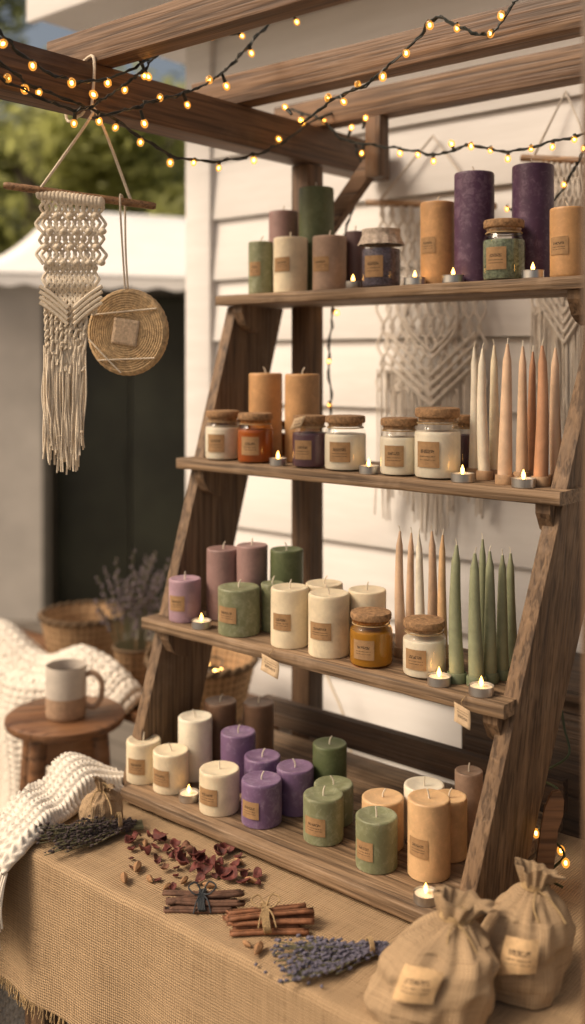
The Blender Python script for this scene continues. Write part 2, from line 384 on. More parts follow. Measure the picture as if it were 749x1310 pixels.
def stand():
    root=thing('display_stand','tiered brown wooden ladder stand with four shelves on the burlap table','display stand',(-1.36,1.75,TZ+.003))
    for k,(z,f,sr) in SH.items():
        sl=-1.862 if k<4 else -1.818
        b=MB(); th=.026
        if k<4:
            plank(b,(sl,f,z-th),(sr+.012 if k<3 else sr+.006,f+SDEP[k]*.5-.001,z)); plank(b,(sl+.004,f+SDEP[k]*.5+.001,z-th),(sr-.006,f+SDEP[k],z-.0006))
        else:
            n=4
            for i in range(n):
                plank(b,(sl+R.uniform(0,.006),f+SDEP[k]*i/n+.001,z-th),(sr-R.uniform(0.001,.006),f+SDEP[k]*(i+1)/n-.0015,z-.0005*(i%2)))
        b.build('shelf',W_SH,root,True)
    def fr(z): return 1.945+(z-1.967)*(1.945-1.575)/(1.967-.78)
    def rail(sb,stp,w0,w1,th):
        z0=TZ+.003; z1=1.967-.028
        if th<0: x=(sb+th,sb,stp+th,stp)
        else: x=(sb,sb+th,stp,stp+th)
        MB().hexa([(x[0],fr(z0),z0),(x[1],fr(z0),z0),(x[1],fr(z0)+w0,z0),(x[0],fr(z0)+w0,z0),(x[2],fr(z1),z1),(x[3],fr(z1),z1),(x[3],fr(z1)+w1,z1),(x[2],fr(z1)+w1,z1)],.004).build('side_rail',W_RAIL,root,True)
    rail(-1.822,-1.815,.19,.19,-.034)
    rail(-.955,-.838,.21,.25,.034)
    def brk(x0,x1,f,z):
        b=MB(); p=[(f+.012,z),(f+.012,z-.018),(f+.03,z-.05),(f+.05,z-.062),(f+.075,z-.07),(f+.075,z)]
        vs=[(x0,a,c) for a,c in p]+[(x1,a,c) for a,c in p]; n=len(p)
        b.add(vs,[list(range(n))[::-1],[n+i for i in range(n)]]+[[i,(i+1)%n,n+(i+1)%n,n+i] for i in range(n)])
        b.build('bracket',W_RAIL,root,True,smooth=False)
    for k in (1,2,3):
        z,f,sr=SH[k]; brk(-1.812,-1.782,f+.003,z-.027); brk(sr-.045,sr-.015,f+.003,z-.027)
    MB().box((-1.81,2.03,.83),(-.95,2.055,.90),.003).build('back_rail',W_DK,root,True)
stand()
# ---------------------------------------------------------------- goods on the shelves
placed={1:[],2:[],3:[],4:[]}
def spot(k,u,off,w,vb=None,rmin=0.):
    z,f,sr=SH[k]; r_=(u-CX)/F; dt=s4*r_+c4; ds=c4*r_-s4
    if vb is not None:
        Y=(CZ-z)*F/(vb-HV)*(1+w/2/F); t=dt*Y
    else: t=f+off
    for _ in range(300):
        Y=t/dt; r=max(w/2/F*Y,rmin); s=ds*Y
        if t-r<f+.004: t+=.001; continue
        if all(math.hypot(s-a,t-b)>r+c+.0008 for a,b,c in placed[k]): break
        t+=.002
    if t+r>f+SDEP[k]: print('DEEP',k,u,round(t+r-f,3))
    placed[k].append((s,t,r)); return s,t,Y,r
def ztop(v,Y,r): return CZ+(HV-v)/F*(Y+r if v>HV else Y-r)
def patch(r,z0,z1,a,mat,root,tilt=0.,name='label'):
    return MB().grid(lambda x,y:Vector((r*sin(-a+2*a*x),-r*cos(-a+2*a*x),z0+(z1-z0)*y+tilt*(x-.5))),10,2).build(name,mat,root)
def pil(k,u,off,w,top,mat,lab,label,vb=None):
    s,t,Y,r=spot(k,u,off,w,vb); z=SH[k][0]+.0004; h=ztop(top,Y,r)-z
    root=thing('pillar_candle',label,'candle',(s,t,z),face_cam((s,t))-.55+R.uniform(-.15,.12),'pillar candles on the shelves')
    ph=R.uniform(0,50); j=lambda a,zz:1+.012*mn.noise(Vector((cos(a)*1.3+ph,sin(a)*1.3,zz*14)))+.005*mn.noise(Vector((cos(a)*5+ph,sin(a)*5,zz*60)))
    b=R.uniform(.004,.007); dip=R.uniform(.002,.005)
    pr=[(0,0),(r*.95,0),(r*.985,.0015),(r*.993,.006)]+[(r*.993,h*q) for q in (.15,.3,.45,.6,.75,.88)]+[(r*.993,h-b),(r*.985,h-b*.45),(r*.95,h-b*.1),(r*.90,h),(r*.80,h-.001),(r*.55,h-dip),(r*.2,h-dip*1.1),(0,h-dip)]
    MB().lathe(pr,40,jit=j).build('wax_body',mat,root)
    lx=R.uniform(-.004,.004); MB().tube([(0,0,h-dip-.003),(0,0,h+.004),(lx*.6,lx*.3,h+.010),(lx*1.6,lx,h+.0155)],[.0018,.0017,.0016,.0013],6).build('wick',WICK,root)
    if lab:
        lh=min(.036,h*.42); c=h*R.uniform(.42,.50); patch(r*1.014+.0004,c-lh/2,c+lh/2,R.uniform(.48,.58),LABEL,root,R.uniform(-.0015,.0015))
def jar(k,u,off,w,top,mat,label,lid='cork',glass=None,lab=True,tagged=False,small=False):
    s,t,Y,r=spot(k,u,off,w); z=SH[k][0]+.0004; H=ztop(top,Y,r)-z
    root=thing('jar_candle',label,'jar candle',(s,t,z),face_cam((s,t))-.38+R.uniform(-.12,.12),'jar candles on the shelves')
    lh=H*.17; gh=H-lh*.8
    pr=[(0,.001),(r*.90,0),(r*.975,.003),(r,.008),(r,gh*.70),(r*.985,gh*.77),(r*.93,gh*.83),(r*.86,gh*.88),(r*.85,gh*.93),(r*.90,gh*.95),(r*.90,gh*.985),(r*.86,gh)]
    MB().lathe(pr,40).build('glass_jar',glass or GLASS,root)
    MB().lathe([(0,.004),(r*.93,.004),(r*.972,.009),(r*.972,gh*.71),(r*.955,gh*.76),(r*.945,gh*.77),(r*.5,gh*.765),(0,gh*.765)],36).build('wax_fill',mat,root)
    MB().lathe([(0,gh*.93),(r*.80,gh*.93),(r*.82,gh+.0006),(r*.93,gh+.0008),(r*.955,gh+.003),(r*.955,H-.004),(r*.92,H-.0008),(r*.85,H),(0,H-.0005)],36,jit=lambda a,zz:1+.012*mn.noise(Vector((cos(a)*6,sin(a)*6,zz*90+u)))).build('cork_lid',CORK,root)
    if lid=='cloth':
        def ru(a,b):
            an=2*pi*a; q=r*(1.0-.05*b+.22*max(0,b-.5)*2)*(1+.06*max(0,b-.3)*sin(an*13)) if b>.2 else r*(b/.2)*.99
            zz=H+.0012 if b<=.2 else H+.001-(b-.2)*H*.34
            return Vector((q*cos(an),q*sin(an),zz))
        MB().grid(ru,78,14,.3,.1).build('cloth_cover',LACE,root)
        MB().tube([(r*1.0*cos(2*pi*i/24),r*1.0*sin(2*pi*i/24),H-lh*.95) for i in range(24)],.0016,5,closed=True).build('twine',TWINE,root)
    else:
        MB().tube([((r*.862)*cos(2*pi*i/24),(r*.862)*sin(2*pi*i/24),gh*.905) for i in range(24)],.0014,5,closed=True).build('twine',TWINE,root)
    if lab: patch(r*1.008+.0003,gh*.20,gh*.62,.52,LABEL,root)
    if tagged:
        g=MB().grid(lambda x,y:Vector((-.018+.03*x-.010*y,-r*1.06-.004*y-.003*x,H-.006-.026*y+.008*x)),3,3); g.build('tag',TAGP,root,solid=.0008)['label']='pale paper tag tied at the lid'
def tea(k,u,off,label,vb=None,w=29):
    s,t,Y,r=spot(k,u,off,w,vb); z=SH[k][0]+.0004; h=.017
    root=thing('tealight',label,'tealight',(s,t,z),R.uniform(0,6),'lit tealights on the shelves')
    MB().lathe([(0,.0003),(r*.93,0),(r*.97,.001),(r*.965,h-.001),(r,h-.0003),(r,h+.0004),(r*.95,h),(r*.94,h-.004),(0,h-.004)],28,jit=lambda a,zz:1+.006*sin(a*22)).build('cup',ALU,root)
    MB().lathe([(r*.93,h-.0045),(r*.85,h-.0025),(r*.3,h-.003),(0,h-.002)],24).build('wax_fill',IVORY,root)
    q=min(r*.24,.0042); MB().lathe([(0,h-.003),(q*.5,h-.002),(q*.9,h+.003),(q,h+.006),(q*.75,h+.010),(q*.35,h+.014),(0,h+.018)],12).build('flame',FLAME,root)
def taper(k,u,off,w,top,mat,hm,label):
    s,t,Y,r=spot(k,u,off,w,None,.0175); z=SH[k][0]+.0004; r=w/2/F*Y; hr=max(.0172,r*1.3)
    h0=thing('taper_holder','holder under the '+label,'candle holder',(s,t,z),R.uniform(0,6),'taper candle holders')
    MB().lathe([(0,0),(hr*.97,0),(hr,.002),(hr,.015),(hr*.93,.0185),(r*1.12,.019),(r*1.1,.006),(0,.006)],24).build('holder_body',hm,h0)
    zb=z+.0062; H=ztop(top,Y,0)-zb
    root=thing('taper_candle',label,'candle',(s,t,zb),R.uniform(0,6),'tall taper candles')
    bx=R.uniform(-.006,.006); by=R.uniform(-.006,.006)
    pts=[];rs=[]
    for q in (0,.03,.15,.3,.45,.6,.75,.88,.94,.98,1.):
        pts.append((bx*sin(q*2.4),by*q*q,H*q)); rs.append(r*(1-.50*q**1.3) if q<.9 else r*.5*(1-(q-.88)/.14*.75))
    MB().tube(pts,rs,16).build('wax_body',mat,root)
    e=Vector(pts[-1]); MB().tube([e-Vector((0,0,.003)),e+Vector((.0005,0,.006)),e+Vector((.003,.001,.012))],.0010,5).build('wick',WICK,root)
HG=wax('green_holder_wax',(.16,.19,.11),.3); HW=plain('wood_holder',(.40,.25,.14),.6,.3,60)
# --- top shelf
tea(1,452,.026,'tealight just left of the lace covered jar on the top shelf',w=20)
tea(1,531,.026,'tealight between the lace covered jar and the unlit tan pillar on the top shelf')
tea(1,580,.026,'tealight in front of the left tall purple pillar')
tea(1,682,.026,'tealight in front of the right tall purple pillar')
pil(1,334,.05,32,308,SAGE,True,'short sage pillar with kraft label at the left end of the top shelf')
pil(1,372,.055,44,302,CREAM,True,'cream pillar with kraft label on the top shelf')
pil(1,422,.055,44,300,TAUPE,True,'taupe speckled pillar with kraft label on the top shelf')
jar(1,488,.06,50,291,LAVDRY,'dark jar of lavender buds with a lace covered lid on the top shelf','cloth')
jar(1,645,.055,54,278,HERB,'jar of green herbs with cork lid between the two tall purple pillars')
pil(1,727,.05,46,263,TAN,True,'tan labelled pillar at the right end of the top shelf')
pil(1,560,.08,44,256,TAN,True,'tan labelled pillar beside the left tall purple pillar')
pil(1,607,.085,51,217,PURP,False,'tall mottled deep purple pillar, the left one of two on the top shelf')
pil(1,682,.12,53,207,PURP,False,'tall mottled deep purple pillar, the right one of two on the top shelf')
pil(1,455,.12,26,295,DMAUVE,False,'dark mauve pillar behind a tealight left of the lace covered jar')
pil(1,363,.13,38,268,MAUVE,False,'mauve brown pillar behind the short sage and cream pillars')
pil(1,405,.13,45,237,DGREEN,False,'tall deep green pillar at the back left of the top shelf')
# --- second shelf
tea(2,356,.026,'tealight between the amber and plum jars',w=23)
tea(2,472,.026,'tealight between two white jars on the second shelf',w=26)
tea(2,592,.026,'tealight at the foot of the cream tapers on the second shelf',w=31)
tea(2,670,.025,'tealight at the foot of the terracotta tapers on the second shelf',w=32)
jar(2,285,.05,45,524,IVORY,'white wax jar with cork lid at the left end of the second shelf')
jar(2,327,.05,46,527,AMBER,'amber wax jar with cork lid on the second shelf',glass=GLAMB)
jar(2,397,.05,46,530,PLUM,'dark plum wax jar with pale tag on the second shelf',tagged=True)
jar(2,442,.055,54,530,IVORY,'white wax jar with cork lid right of the plum jar')
jar(2,511,.05,50,533,IVORY,'shorter white wax jar beside the largest jar of the second shelf')
jar(2,560,.055,60,520,IVORY,'largest white wax jar with cork lid in the middle of the second shelf')
taper(2,646,.05,19,440,PALEPINK,HW,'pale pink taper in front of the second shelf taper cluster')
taper(2,692,.06,19,442,TERRA,HW,'terracotta taper right of centre in the second shelf cluster')
taper(2,620,.09,16,446,IVORY,HW,'ivory taper second from left in the second shelf cluster')
taper(2,713,.11,17,445,PALEPINK,HW,'peach taper beside the right rail on the second shelf')
taper(2,607,.12,15,444,IVORY,HW,'leftmost ivory taper on the second shelf')
taper(2,634,.12,15,442,CREAM,HW,'cream taper between ivory and pale pink ones on the second shelf')
taper(2,668,.12,16,443,PALEPINK,HW,'pale peach taper left of centre in the second shelf cluster')
taper(2,681,.15,14,450,TERRA,HW,'terracotta taper hidden behind the others on the second shelf')
pil(2,340,.14,43,477,TAN,False,'left tan pillar standing behind the jars of the second shelf')
pil(2,387,.14,45,478,TAN,False,'right tan pillar standing behind the jars of the second shelf')
jar(2,372,.12,26,538,AMBER,'small dark amber jar half hidden behind the tealight on the second shelf',lab=False)
jar(2,592,.15,30,530,PLUM,'dark jar half hidden behind the largest white jar',lab=False)
# --- third shelf
tea(3,258,.026,'tealight beside the lilac pillar',w=26)
tea(3,562,.024,'tealight in front of the white jar on the third shelf',w=31)
tea(3,616,.024,'tealight at the right front corner of the third shelf',w=33)
pil(3,237,.055,41,735,LILAC,True,'lilac pillar with kraft label at the left end of the third shelf')
pil(3,306,.055,54,744,SAGE,True,'wide sage pillar with kraft label on the third shelf')
pil(3,371,.055,49,745,CREAM,True,'cream pillar with kraft label right of the sage one on the third shelf')
pil(3,421,.055,53,752,CREAM,True,'cream pillar with kraft label left of the olive jar')
jar(3,475,.055,55,775,OLIVE,'olive yellow wax jar with cork lid on the third shelf',glass=GLAMB)
jar(3,543,.055,56,785,IVORY,'white wax jar with cork lid on the third shelf')
taper(3,585,.06,20,698,SAGET,HG,'leftmost tall sage taper on the third shelf')
taper(3,610,.07,20,708,SAGET,HG,'sage taper second from left on the third shelf')
taper(3,627,.095,18,706,SAGET,HG,'sage taper in the middle of the green cluster')
taper(3,643,.11,17,710,SAGET,HG,'sage taper second from right on the third shelf')
taper(3,656,.13,16,708,SAGET,HG,'rightmost sage taper beside the stand rail')
taper(3,617,.14,14,690,SAGET,HG,'thin sage taper at the back of the green cluster')
pil(3,470,.13,49,748,CREAM,False,'plain cream pillar behind the olive jar')
pil(3,415,.13,48,740,CREAM,False,'plain cream pillar behind the two labelled cream pillars')
pil(3,349,.12,30,742,SAGE,False,'narrow sage pillar half hidden behind a cream pillar on the third shelf')
pil(3,286,.13,43,697,MAUVE,False,'left of two tall mauve pillars on the third shelf')
pil(3,323,.15,40,693,MAUVE,False,'right of two tall mauve pillars on the third shelf')
pil(3,367,.16,43,698,DGREEN,False,'tall deep green pillar at the back of the third shelf')
taper(3,514,.14,15,680,PALEPINK,HW,'leftmost pale pink taper on the third shelf')
taper(3,525,.17,13,682,PALEPINK,HW,'pale pink taper second from left on the third shelf')
taper(3,538,.14,14,684,IVORY,HW,'ivory taper among the pale pink ones on the third shelf')
taper(3,553,.16,15,680,PALEPINK,HW,'pale pink taper second from right on the third shelf')
taper(3,567,.14,14,684,PEACH,HW,'rightmost peach taper behind the white jar on the third shelf')
# --- bottom shelf
pil(4,184,0,44,937,CREAM,True,'cream labelled pillar at the left end of the bottom shelf',1005)
pil(4,219,0,46,950,CREAM,True,'cream labelled pillar second from left on the bottom shelf',1018)
tea(4,242,0,'tealight between cream pillars on the bottom shelf',1029,27)
pil(4,281,0,52,972,CREAM,True,'cream labelled pillar left of the purple ones on the bottom shelf',1046)
pil(4,335,0,52,985,LAV,True,'labelled lavender purple pillar at the front of the bottom shelf',1062)
pil(4,414,0,52,1004,SAGE,True,'labelled sage pillar in the middle of the bottom shelf',1084)
pil(4,482,0,54,1030,SAGE,True,'labelled sage pillar nearest the bottom shelf edge',1120)
pil(4,549,0,55,1008,PEACH,True,'peach labelled pillar at the right of the bottom shelf',1131)
tea(4,545,0,'tealight at the right front corner of the bottom shelf',1162,33)
pil(4,378,0,48,970,LAV,False,'plain lavender purple pillar beside the labelled one',1046)
pil(4,427,0,51,991,SAGE,False,'plain sage pillar directly behind a labelled sage one on the bottom shelf',1068)
pil(4,490,0,54,1007,PEACH,False,'plain peach pillar behind the front sage one',1098)
pil(4,250,0,44,908,IVORY,False,'tall plain ivory pillar on the bottom shelf',1008)
pil(4,336,0,47,957,LAV,False,'plain lavender purple pillar behind the labelled one',1032)
pil(4,305,0,45,927,LAV,False,'tallest plain lavender purple pillar on the bottom shelf',1015)
pil(4,422,0,44,942,DGREEN,False,'tall deep green pillar at the back of the bottom shelf',1035)
pil(4,575,0,46,1008,PEACH,False,'peach pillar half hidden by the right rail of the stand',1105)
pil(4,543,0,52,992,IVORY,False,'pale ivory pillar behind the labelled peach one',1090)
pil(4,282,0,42,889,BROWN,False,'left brown pillar at the back of the bottom shelf',985)
pil(4,331,0,40,891,BROWN,False,'right brown pillar at the back of the bottom shelf',985)
pil(4,600,0,36,978,TAUPE,False,'taupe pillar half hidden behind the right rail on the bottom shelf',1080)
# price tags clipped to third shelf edge
for u,v,lb in ((347,838,'kraft price tag hanging from the third shelf edge below the cream pillars'),(592,912,'kraft price tag hanging from the third shelf edge beside the right bracket')):
    p=pt(u,v,t=SH[3][1]-.004); z0=SH[3][0]-.012; w=.026 if u<400 else .017
    root=thing('price_tag',lb,'price tag',(p.x,SH[3][1]-.003,z0),R.uniform(-.1,.1),'price tags on the stand')
    MB().grid(lambda x,y:Vector((-w+2*w*x+.006*y,-.003-.010*y*y,-.032*y-.01*x)),4,6).build('paper',TAGP,root,solid=.0008)
    MB().tube([(0,-.002,-.006),(0,-.006,.004),(.004,.001,.013),(.004,.004,.0125)],.0008,5).build('string',TWINE,root)
# ---------------------------------------------------------------- string lights
def smooth(P,n=6):
    out=[]
    for i in range(len(P)-1):
        p0=P[max(i-1,0)];p1=P[i];p2=P[i+1];p3=P[min(i+2,len(P)-1)]
        for k in range(n):
            q=k/n; out.append(.5*((2*p1)+(p2-p0)*q+(2*p0-5*p1+4*p2-p3)*q*q+(3*p1-p0-3*p2+p3)*q**3))
    out.append(P[-1]); return out
def strand(label,pts,bulbs,**kw):
    P=smooth([pt(u,v,**kw) for u,v in pts],8)
    P=[p+Vector((R.uniform(-.002,.002),R.uniform(-.002,.002),R.uniform(-.002,.002))) for p in P]
    root=thing('string_lights',label,'string lights',P[0],0,'fairy light strands')
    w=MB(); w.tube(P,.0025,6); tw=[p+Vector((.004*cos(i*1.1),.004*sin(i*1.3),.004*sin(i*1.1))) for i,p in enumerate(P)]; w.tube(tw,.0018,5); w.build('wire',WIRE,root,True)
    for u,v in bulbs:
        b=pt(u,v,**kw); n=min(P,key=lambda p:(p-b).length); d=(b-n)
        if d.length<.012: d=Vector((R.uniform(-.3,.3),R.uniform(-.3,.3),-1)).normalized()*.012
        if d.length>.03: n=b-d.normalized()*.025; 
        dn=d.normalized(); Mx=dn.to_track_quat('Z','Y').to_matrix(); k=R.uniform(.85,1.1)
        bo=MB(); bo.ball(b,(.0080*k,.0080*k,.0098*k),12,8,Mx); bo=bo.build('bulb',BULBG,root,True)
        MB().ball(b,(.0032*k,.0032*k,.0046*k),8,6,Mx).build('filament',FIL,bo).location=MW[root.name].inverted()@Vector((0,0,0))
        so=MB(); so.tube([n-dn*.003,b-dn*.0080],[.0032,.0044],8); so=so.build('socket',WIRE,bo); so.location=MW[root.name].inverted()@Vector((0,0,0))
strand('dark wire fairy lights sagging along the left roof beam',[(-15,60),(32,105),(90,128),(150,155),(218,198),(280,206),(330,197),(365,180),(400,155),(440,138)],[(32,114),(50,118),(95,158),(127,155),(148,163),(180,182),(218,208),(248,208),(280,215),(325,205),(357,178),(388,156),(415,155)],s=-1.655)
strand('dark wire fairy lights climbing from the left beam to the first rafter',[(-10,92),(40,120),(95,140),(127,130),(160,108),(185,88),(215,55),(262,25),(300,44),(345,14),(390,-12)],[(120,121),(160,115),(185,97),(178,72),(228,47),(262,32),(272,46),(310,46),(340,22),(190,98),(10,100)],s=-1.63)
strand('dark wire fairy lights looping off the beam beside a single low bulb',[(120,150),(165,140),(200,128),(240,118),(275,100),(300,78),(330,45),(360,10),(375,-10)],[(185,158),(240,134),(290,110),(322,68),(380,28),(205,125),(268,102)],s=-1.60)
strand('dark wire fairy lights dangling from the beam top at far left in a shallow loop',[(-12,20),(20,62),(70,96),(115,104),(160,92),(205,66),(235,40),(262,6),(275,-12)],[(4,56),(42,84),(92,106),(138,106),(222,58),(252,22)],s=-1.61)
strand('dark wire fairy lights rising over the middle rafter at upper right',[(385,160),(425,128),(468,108),(490,90),(530,55),(558,22),(600,40),(630,42),(655,8),(672,-15)],[(420,125),(440,130),(490,98),(520,68),(550,32),(585,36),(628,43),(642,20),(365,137),(458,108)],t=1.765)
strand('dark wire fairy lights stretched across the wall above the top shelf candles',[(370,140),(410,152),(440,178),(480,186),(512,190),(560,197),(603,186),(650,194),(707,181),(760,168)],[(385,154),(468,151),(450,163),(512,196),(535,198),(555,206),(578,184),(603,187),(628,192),(650,203),(680,190),(707,188),(735,178),(463,196)],t=2.10)
strand('dark wire fairy lights dropping at the right edge above the tan pillar',[(762,150),(745,200),(735,215),(715,250),(690,264),(650,268)],[(748,190),(722,236),(649,267)],t=2.26)
strand('fairy lights trailing down beside the back post',[(455,185),(462,215),(452,265),(432,330),(426,395),(421,460),(424,525),(418,575)],[(475,222),(450,262),(431,400),(421,462),(422,518)],t=2.19)
# ---------------------------------------------------------------- macrame and hanging disc
def cordset(b,proj,u0,u1,v0,v1,n,amp,per,r,dy=.004,taperto=None,wob=0.):
    for i in range(n):
        pts=[]; m=44; w0=R.uniform(0,9)
        for j in range(m+1):
            q=j/m; v=v0+(v1-v0)*q; u=u0+(u1-u0)*(i+.5)/n
            ph=(v-v0)/per*2*pi+(pi if i%2 else 0)
            tri=(2/pi)*math.asin(max(-1,min(1,sin(ph))))
            u+=amp*(.75*tri+.25*sin(ph))+wob*mn.noise(Vector((q*5+w0,i*.7,0)))
            if taperto: u=u+(taperto-u)*max(0,q-.55)*.9
            p=proj(u,v+wob*mn.noise(Vector((i*.9,q*4,3))),dy*cos(ph)*(1 if i%2 else -1)); pts.append(p)
        b.tube(pts,r,6)
def macrame_left():
    root=thing('macrame_hanging','cream knotted macrame hanging with long fringe on a tilted dowel at left','wall hanging',pt(85,250,Y=2.16),0,'macrame hangings')
    A=pt(5,237,Y=2.13); B=pt(200,264,Y=2.17)
    MB().tube([A+(B-A)*q for q in (0,.02,.25,.5,.75,.98,1)],[.006,.008,.0085,.008,.0085,.008,.006],12).build('dowel',W_DOW,root,True)
    ap=Vector((-1.690,1.36,2.33)); c=MB()
    c.tube(smooth([pt(50,244,Y=2.138),ap+Vector((.0,-.008,-.03)),ap,Vector((-1.689,1.365,2.432)),Vector((-1.735,1.365,2.430)),Vector((-1.781,1.365,2.432)),Vector((-1.781,1.365,2.32)),Vector((-1.735,1.365,2.319)),ap+Vector((.003,.008,-.008)),pt(168,257,Y=2.165)],8),.0032,7)
    c.build('hanging_cord',ROPE,root,True)
    Y0=2.142; pr=lambda u,v,d:pt(u,v,Y=Y0+d)
    b=MB()
    for i in range(17):
        u=51+i*4.9; b.ball(pr(u,248+i*.7,-.002),(.0072,.0100,.013),8,6)
    cordset(b,pr,52,131,256,338,20,7.5,40,.0036,.004,None,2.2)
    cordset(b,pr,57,124,336,402,20,4.2,27,.0038,.004,None,1.6)
    for k in range(4):
        for j in range(5):
            b.ball(pr(57+j*16.5+(8 if k%2 else 0)+R.uniform(-1,1),276+k*20,-.004),(.0085,.008,.0072),8,6)
    for sgn in (-1,1):
        for q in range(4): b.tube([pr(91-sgn*(4+36*x),394-36*x+q*7+8*x*x,-.007) for x in [i/8 for i in range(9)]],.0040,6)
    for i in range(9):
        u=59+i*6.4
        for ph in (0,pi): b.tube([pr(u+(85-u)*.14*(j/24)+1.9*sin(j*1.1+ph),397+(70+R.uniform(-12,16))*j/24,.004*cos(j*1.1+ph)) for j in range(25)],.0031,6)
    b.build('knotted_panel',ROPE,root,True)
    f=MB()
    for i in range(84):
        u=57+52*(i/83)+R.uniform(-1,1); e=R.uniform(560,610)-abs(u-84)*.4; uu=84+(u-84)*R.uniform(.68,1.05); w=R.uniform(-3,3)
        f.tube(smooth([pr(u,455+R.uniform(-14,16),R.uniform(-.004,.004)),pr(u+w,505,R.uniform(-.009,.006)),pr(uu-w*.5,550,R.uniform(-.010,.006)),pr(uu+R.uniform(-4,4),e,R.uniform(-.012,.008))],4),R.uniform(.0013,.0023),5)
    f.build('fringe',ROPE,root,True)
    # disc
    c0=pt(164,425,Y=2.19); root=thing('woven_disc','round woven seagrass disc with a kraft patch hanging from the dowel','woven disc',c0,A40-.28)
    r=.088; d=MB()
    pr_=[(0,.010)]
    for i in range(1,85): 
        q=i/84; pr_.append((r*q,.010+.0018*abs(sin(q*17*pi))))
    for k in range(7): a=pi/2-pi*k/6; pr_.append((r+.006*cos(a),.010*sin(a)))
    for i in range(24,0,-1): pr_.append((r*i/25,-.010))
    pr_.append((0,-.010))
    d.lathe(pr_,90,jit=lambda a,z:1+.006*sin(a*40)); Rx=Matrix.Rotation(pi/2,4,'X'); d.v=[Rx@v for v in d.v]; d.build('disc',SEAG,root)
    Rt=Matrix.Rotation(.15,3,'Y')
    MB().grid(lambda x,y:Rt@Vector((-.03+.06*x,-.0135,-.028+.056*y)),8,8).build('patch',plain('kraft_patch',(.62,.46,.31),.9,.3,160,.7),root,solid=.001)
    k=MB()
    for a0,a1 in ((.6,2.7),(3.9,5.6),(3.3,4.6)):
        P=[Vector((r*1.0*cos(a0),-.014,r*sin(a0))),Vector((r*.5*(cos(a0)+cos(a1))*1.0,-.0165,r*.5*(sin(a0)+sin(a1)))),Vector((r*cos(a1),-.014,r*sin(a1)))]; k.tube(smooth(P,6),.0018,6)
    k.build('cord_trim',ROPE,root)
    h=MB(); top=MW[root.name].inverted()@pt(157,262,Y=2.165); h.tube(smooth([Vector((.0,0,r+.004)),top*.5+Vector((0.001,0,.04)),top+Vector((0,.012,0)),top+Vector((0,.004,.012)),top+Vector((0,-.012,.004)),Vector((-.004,-.006,r+.004))],6),.0024,6); h.build('hanging_cord',ROPE,root)
macrame_left()
def macrame_wall(label,uc,hw,vt,vk,vb,seed):
    RR=random.Random(seed); pr=lambda u,v,d:pt(u,v,t=2.45+d)
    root=thing('macrame_hanging',label,'wall hanging',pr(uc,vt,0),0,'macrame hangings')
    MB().tube([pr(uc-hw-14,vt-3,0),pr(uc,vt,0),pr(uc+hw+14,vt+2,0)],.010,10).build('dowel',W_DOW,root,True)
    MB().tube([pr(uc-hw,vt-3,-.004),pr(uc+2,vt-88,.026),pr(uc+hw,vt,-.004)],.0042,6).build('hanging_cord',ROPE2,root,True)
    b=MB(); n=22
    cordset(b,pr,uc-hw,uc+hw,vt,vk,n,hw*.085,48,.0042,.004,None,3.)
    for q in range(4):
        for sgn in (-1,1): b.tube([pr(uc+sgn*hw*.85*(1-x),vk-75+q*13+55*x,-.010) for x in [i/8 for i in range(9)]],.0048,6)
    for sgn in (-1,1):
        for q in range(2): b.tube([pr(uc+sgn*hw*.5*sin(pi*x),vk-150+100*x+q*9,-.010) for x in [i/12 for i in range(13)]],.0048,6)
    b.build('knotted_panel',ROPE2,root,True)
    f=MB()
    for i in range(72):
        x=-1+2*i/71; u=uc+hw*x+RR.uniform(-2,2); e=vb+ (60*(1-abs(x))**2 if abs(x)<.45 else 0)+RR.uniform(-16,8)+(25 if abs(x)>.85 else 0)
        f.tube([pr(u,vk-28,RR.uniform(-.008,.004)),pr(u+RR.uniform(-2,2),(vk+e)/2,RR.uniform(-.01,.006)),pr(u+RR.uniform(-4,4),e,RR.uniform(-.01,.008))],.0026,5)
    f.build('fringe',ROPE2,root,True)
macrame_wall('wide beige macrame hanging on the wall behind the second shelf',552,68,262,500,636,3)
macrame_wall('beige macrame hanging on the wall at the right edge behind the tapers',722,40,205,420,505,4)
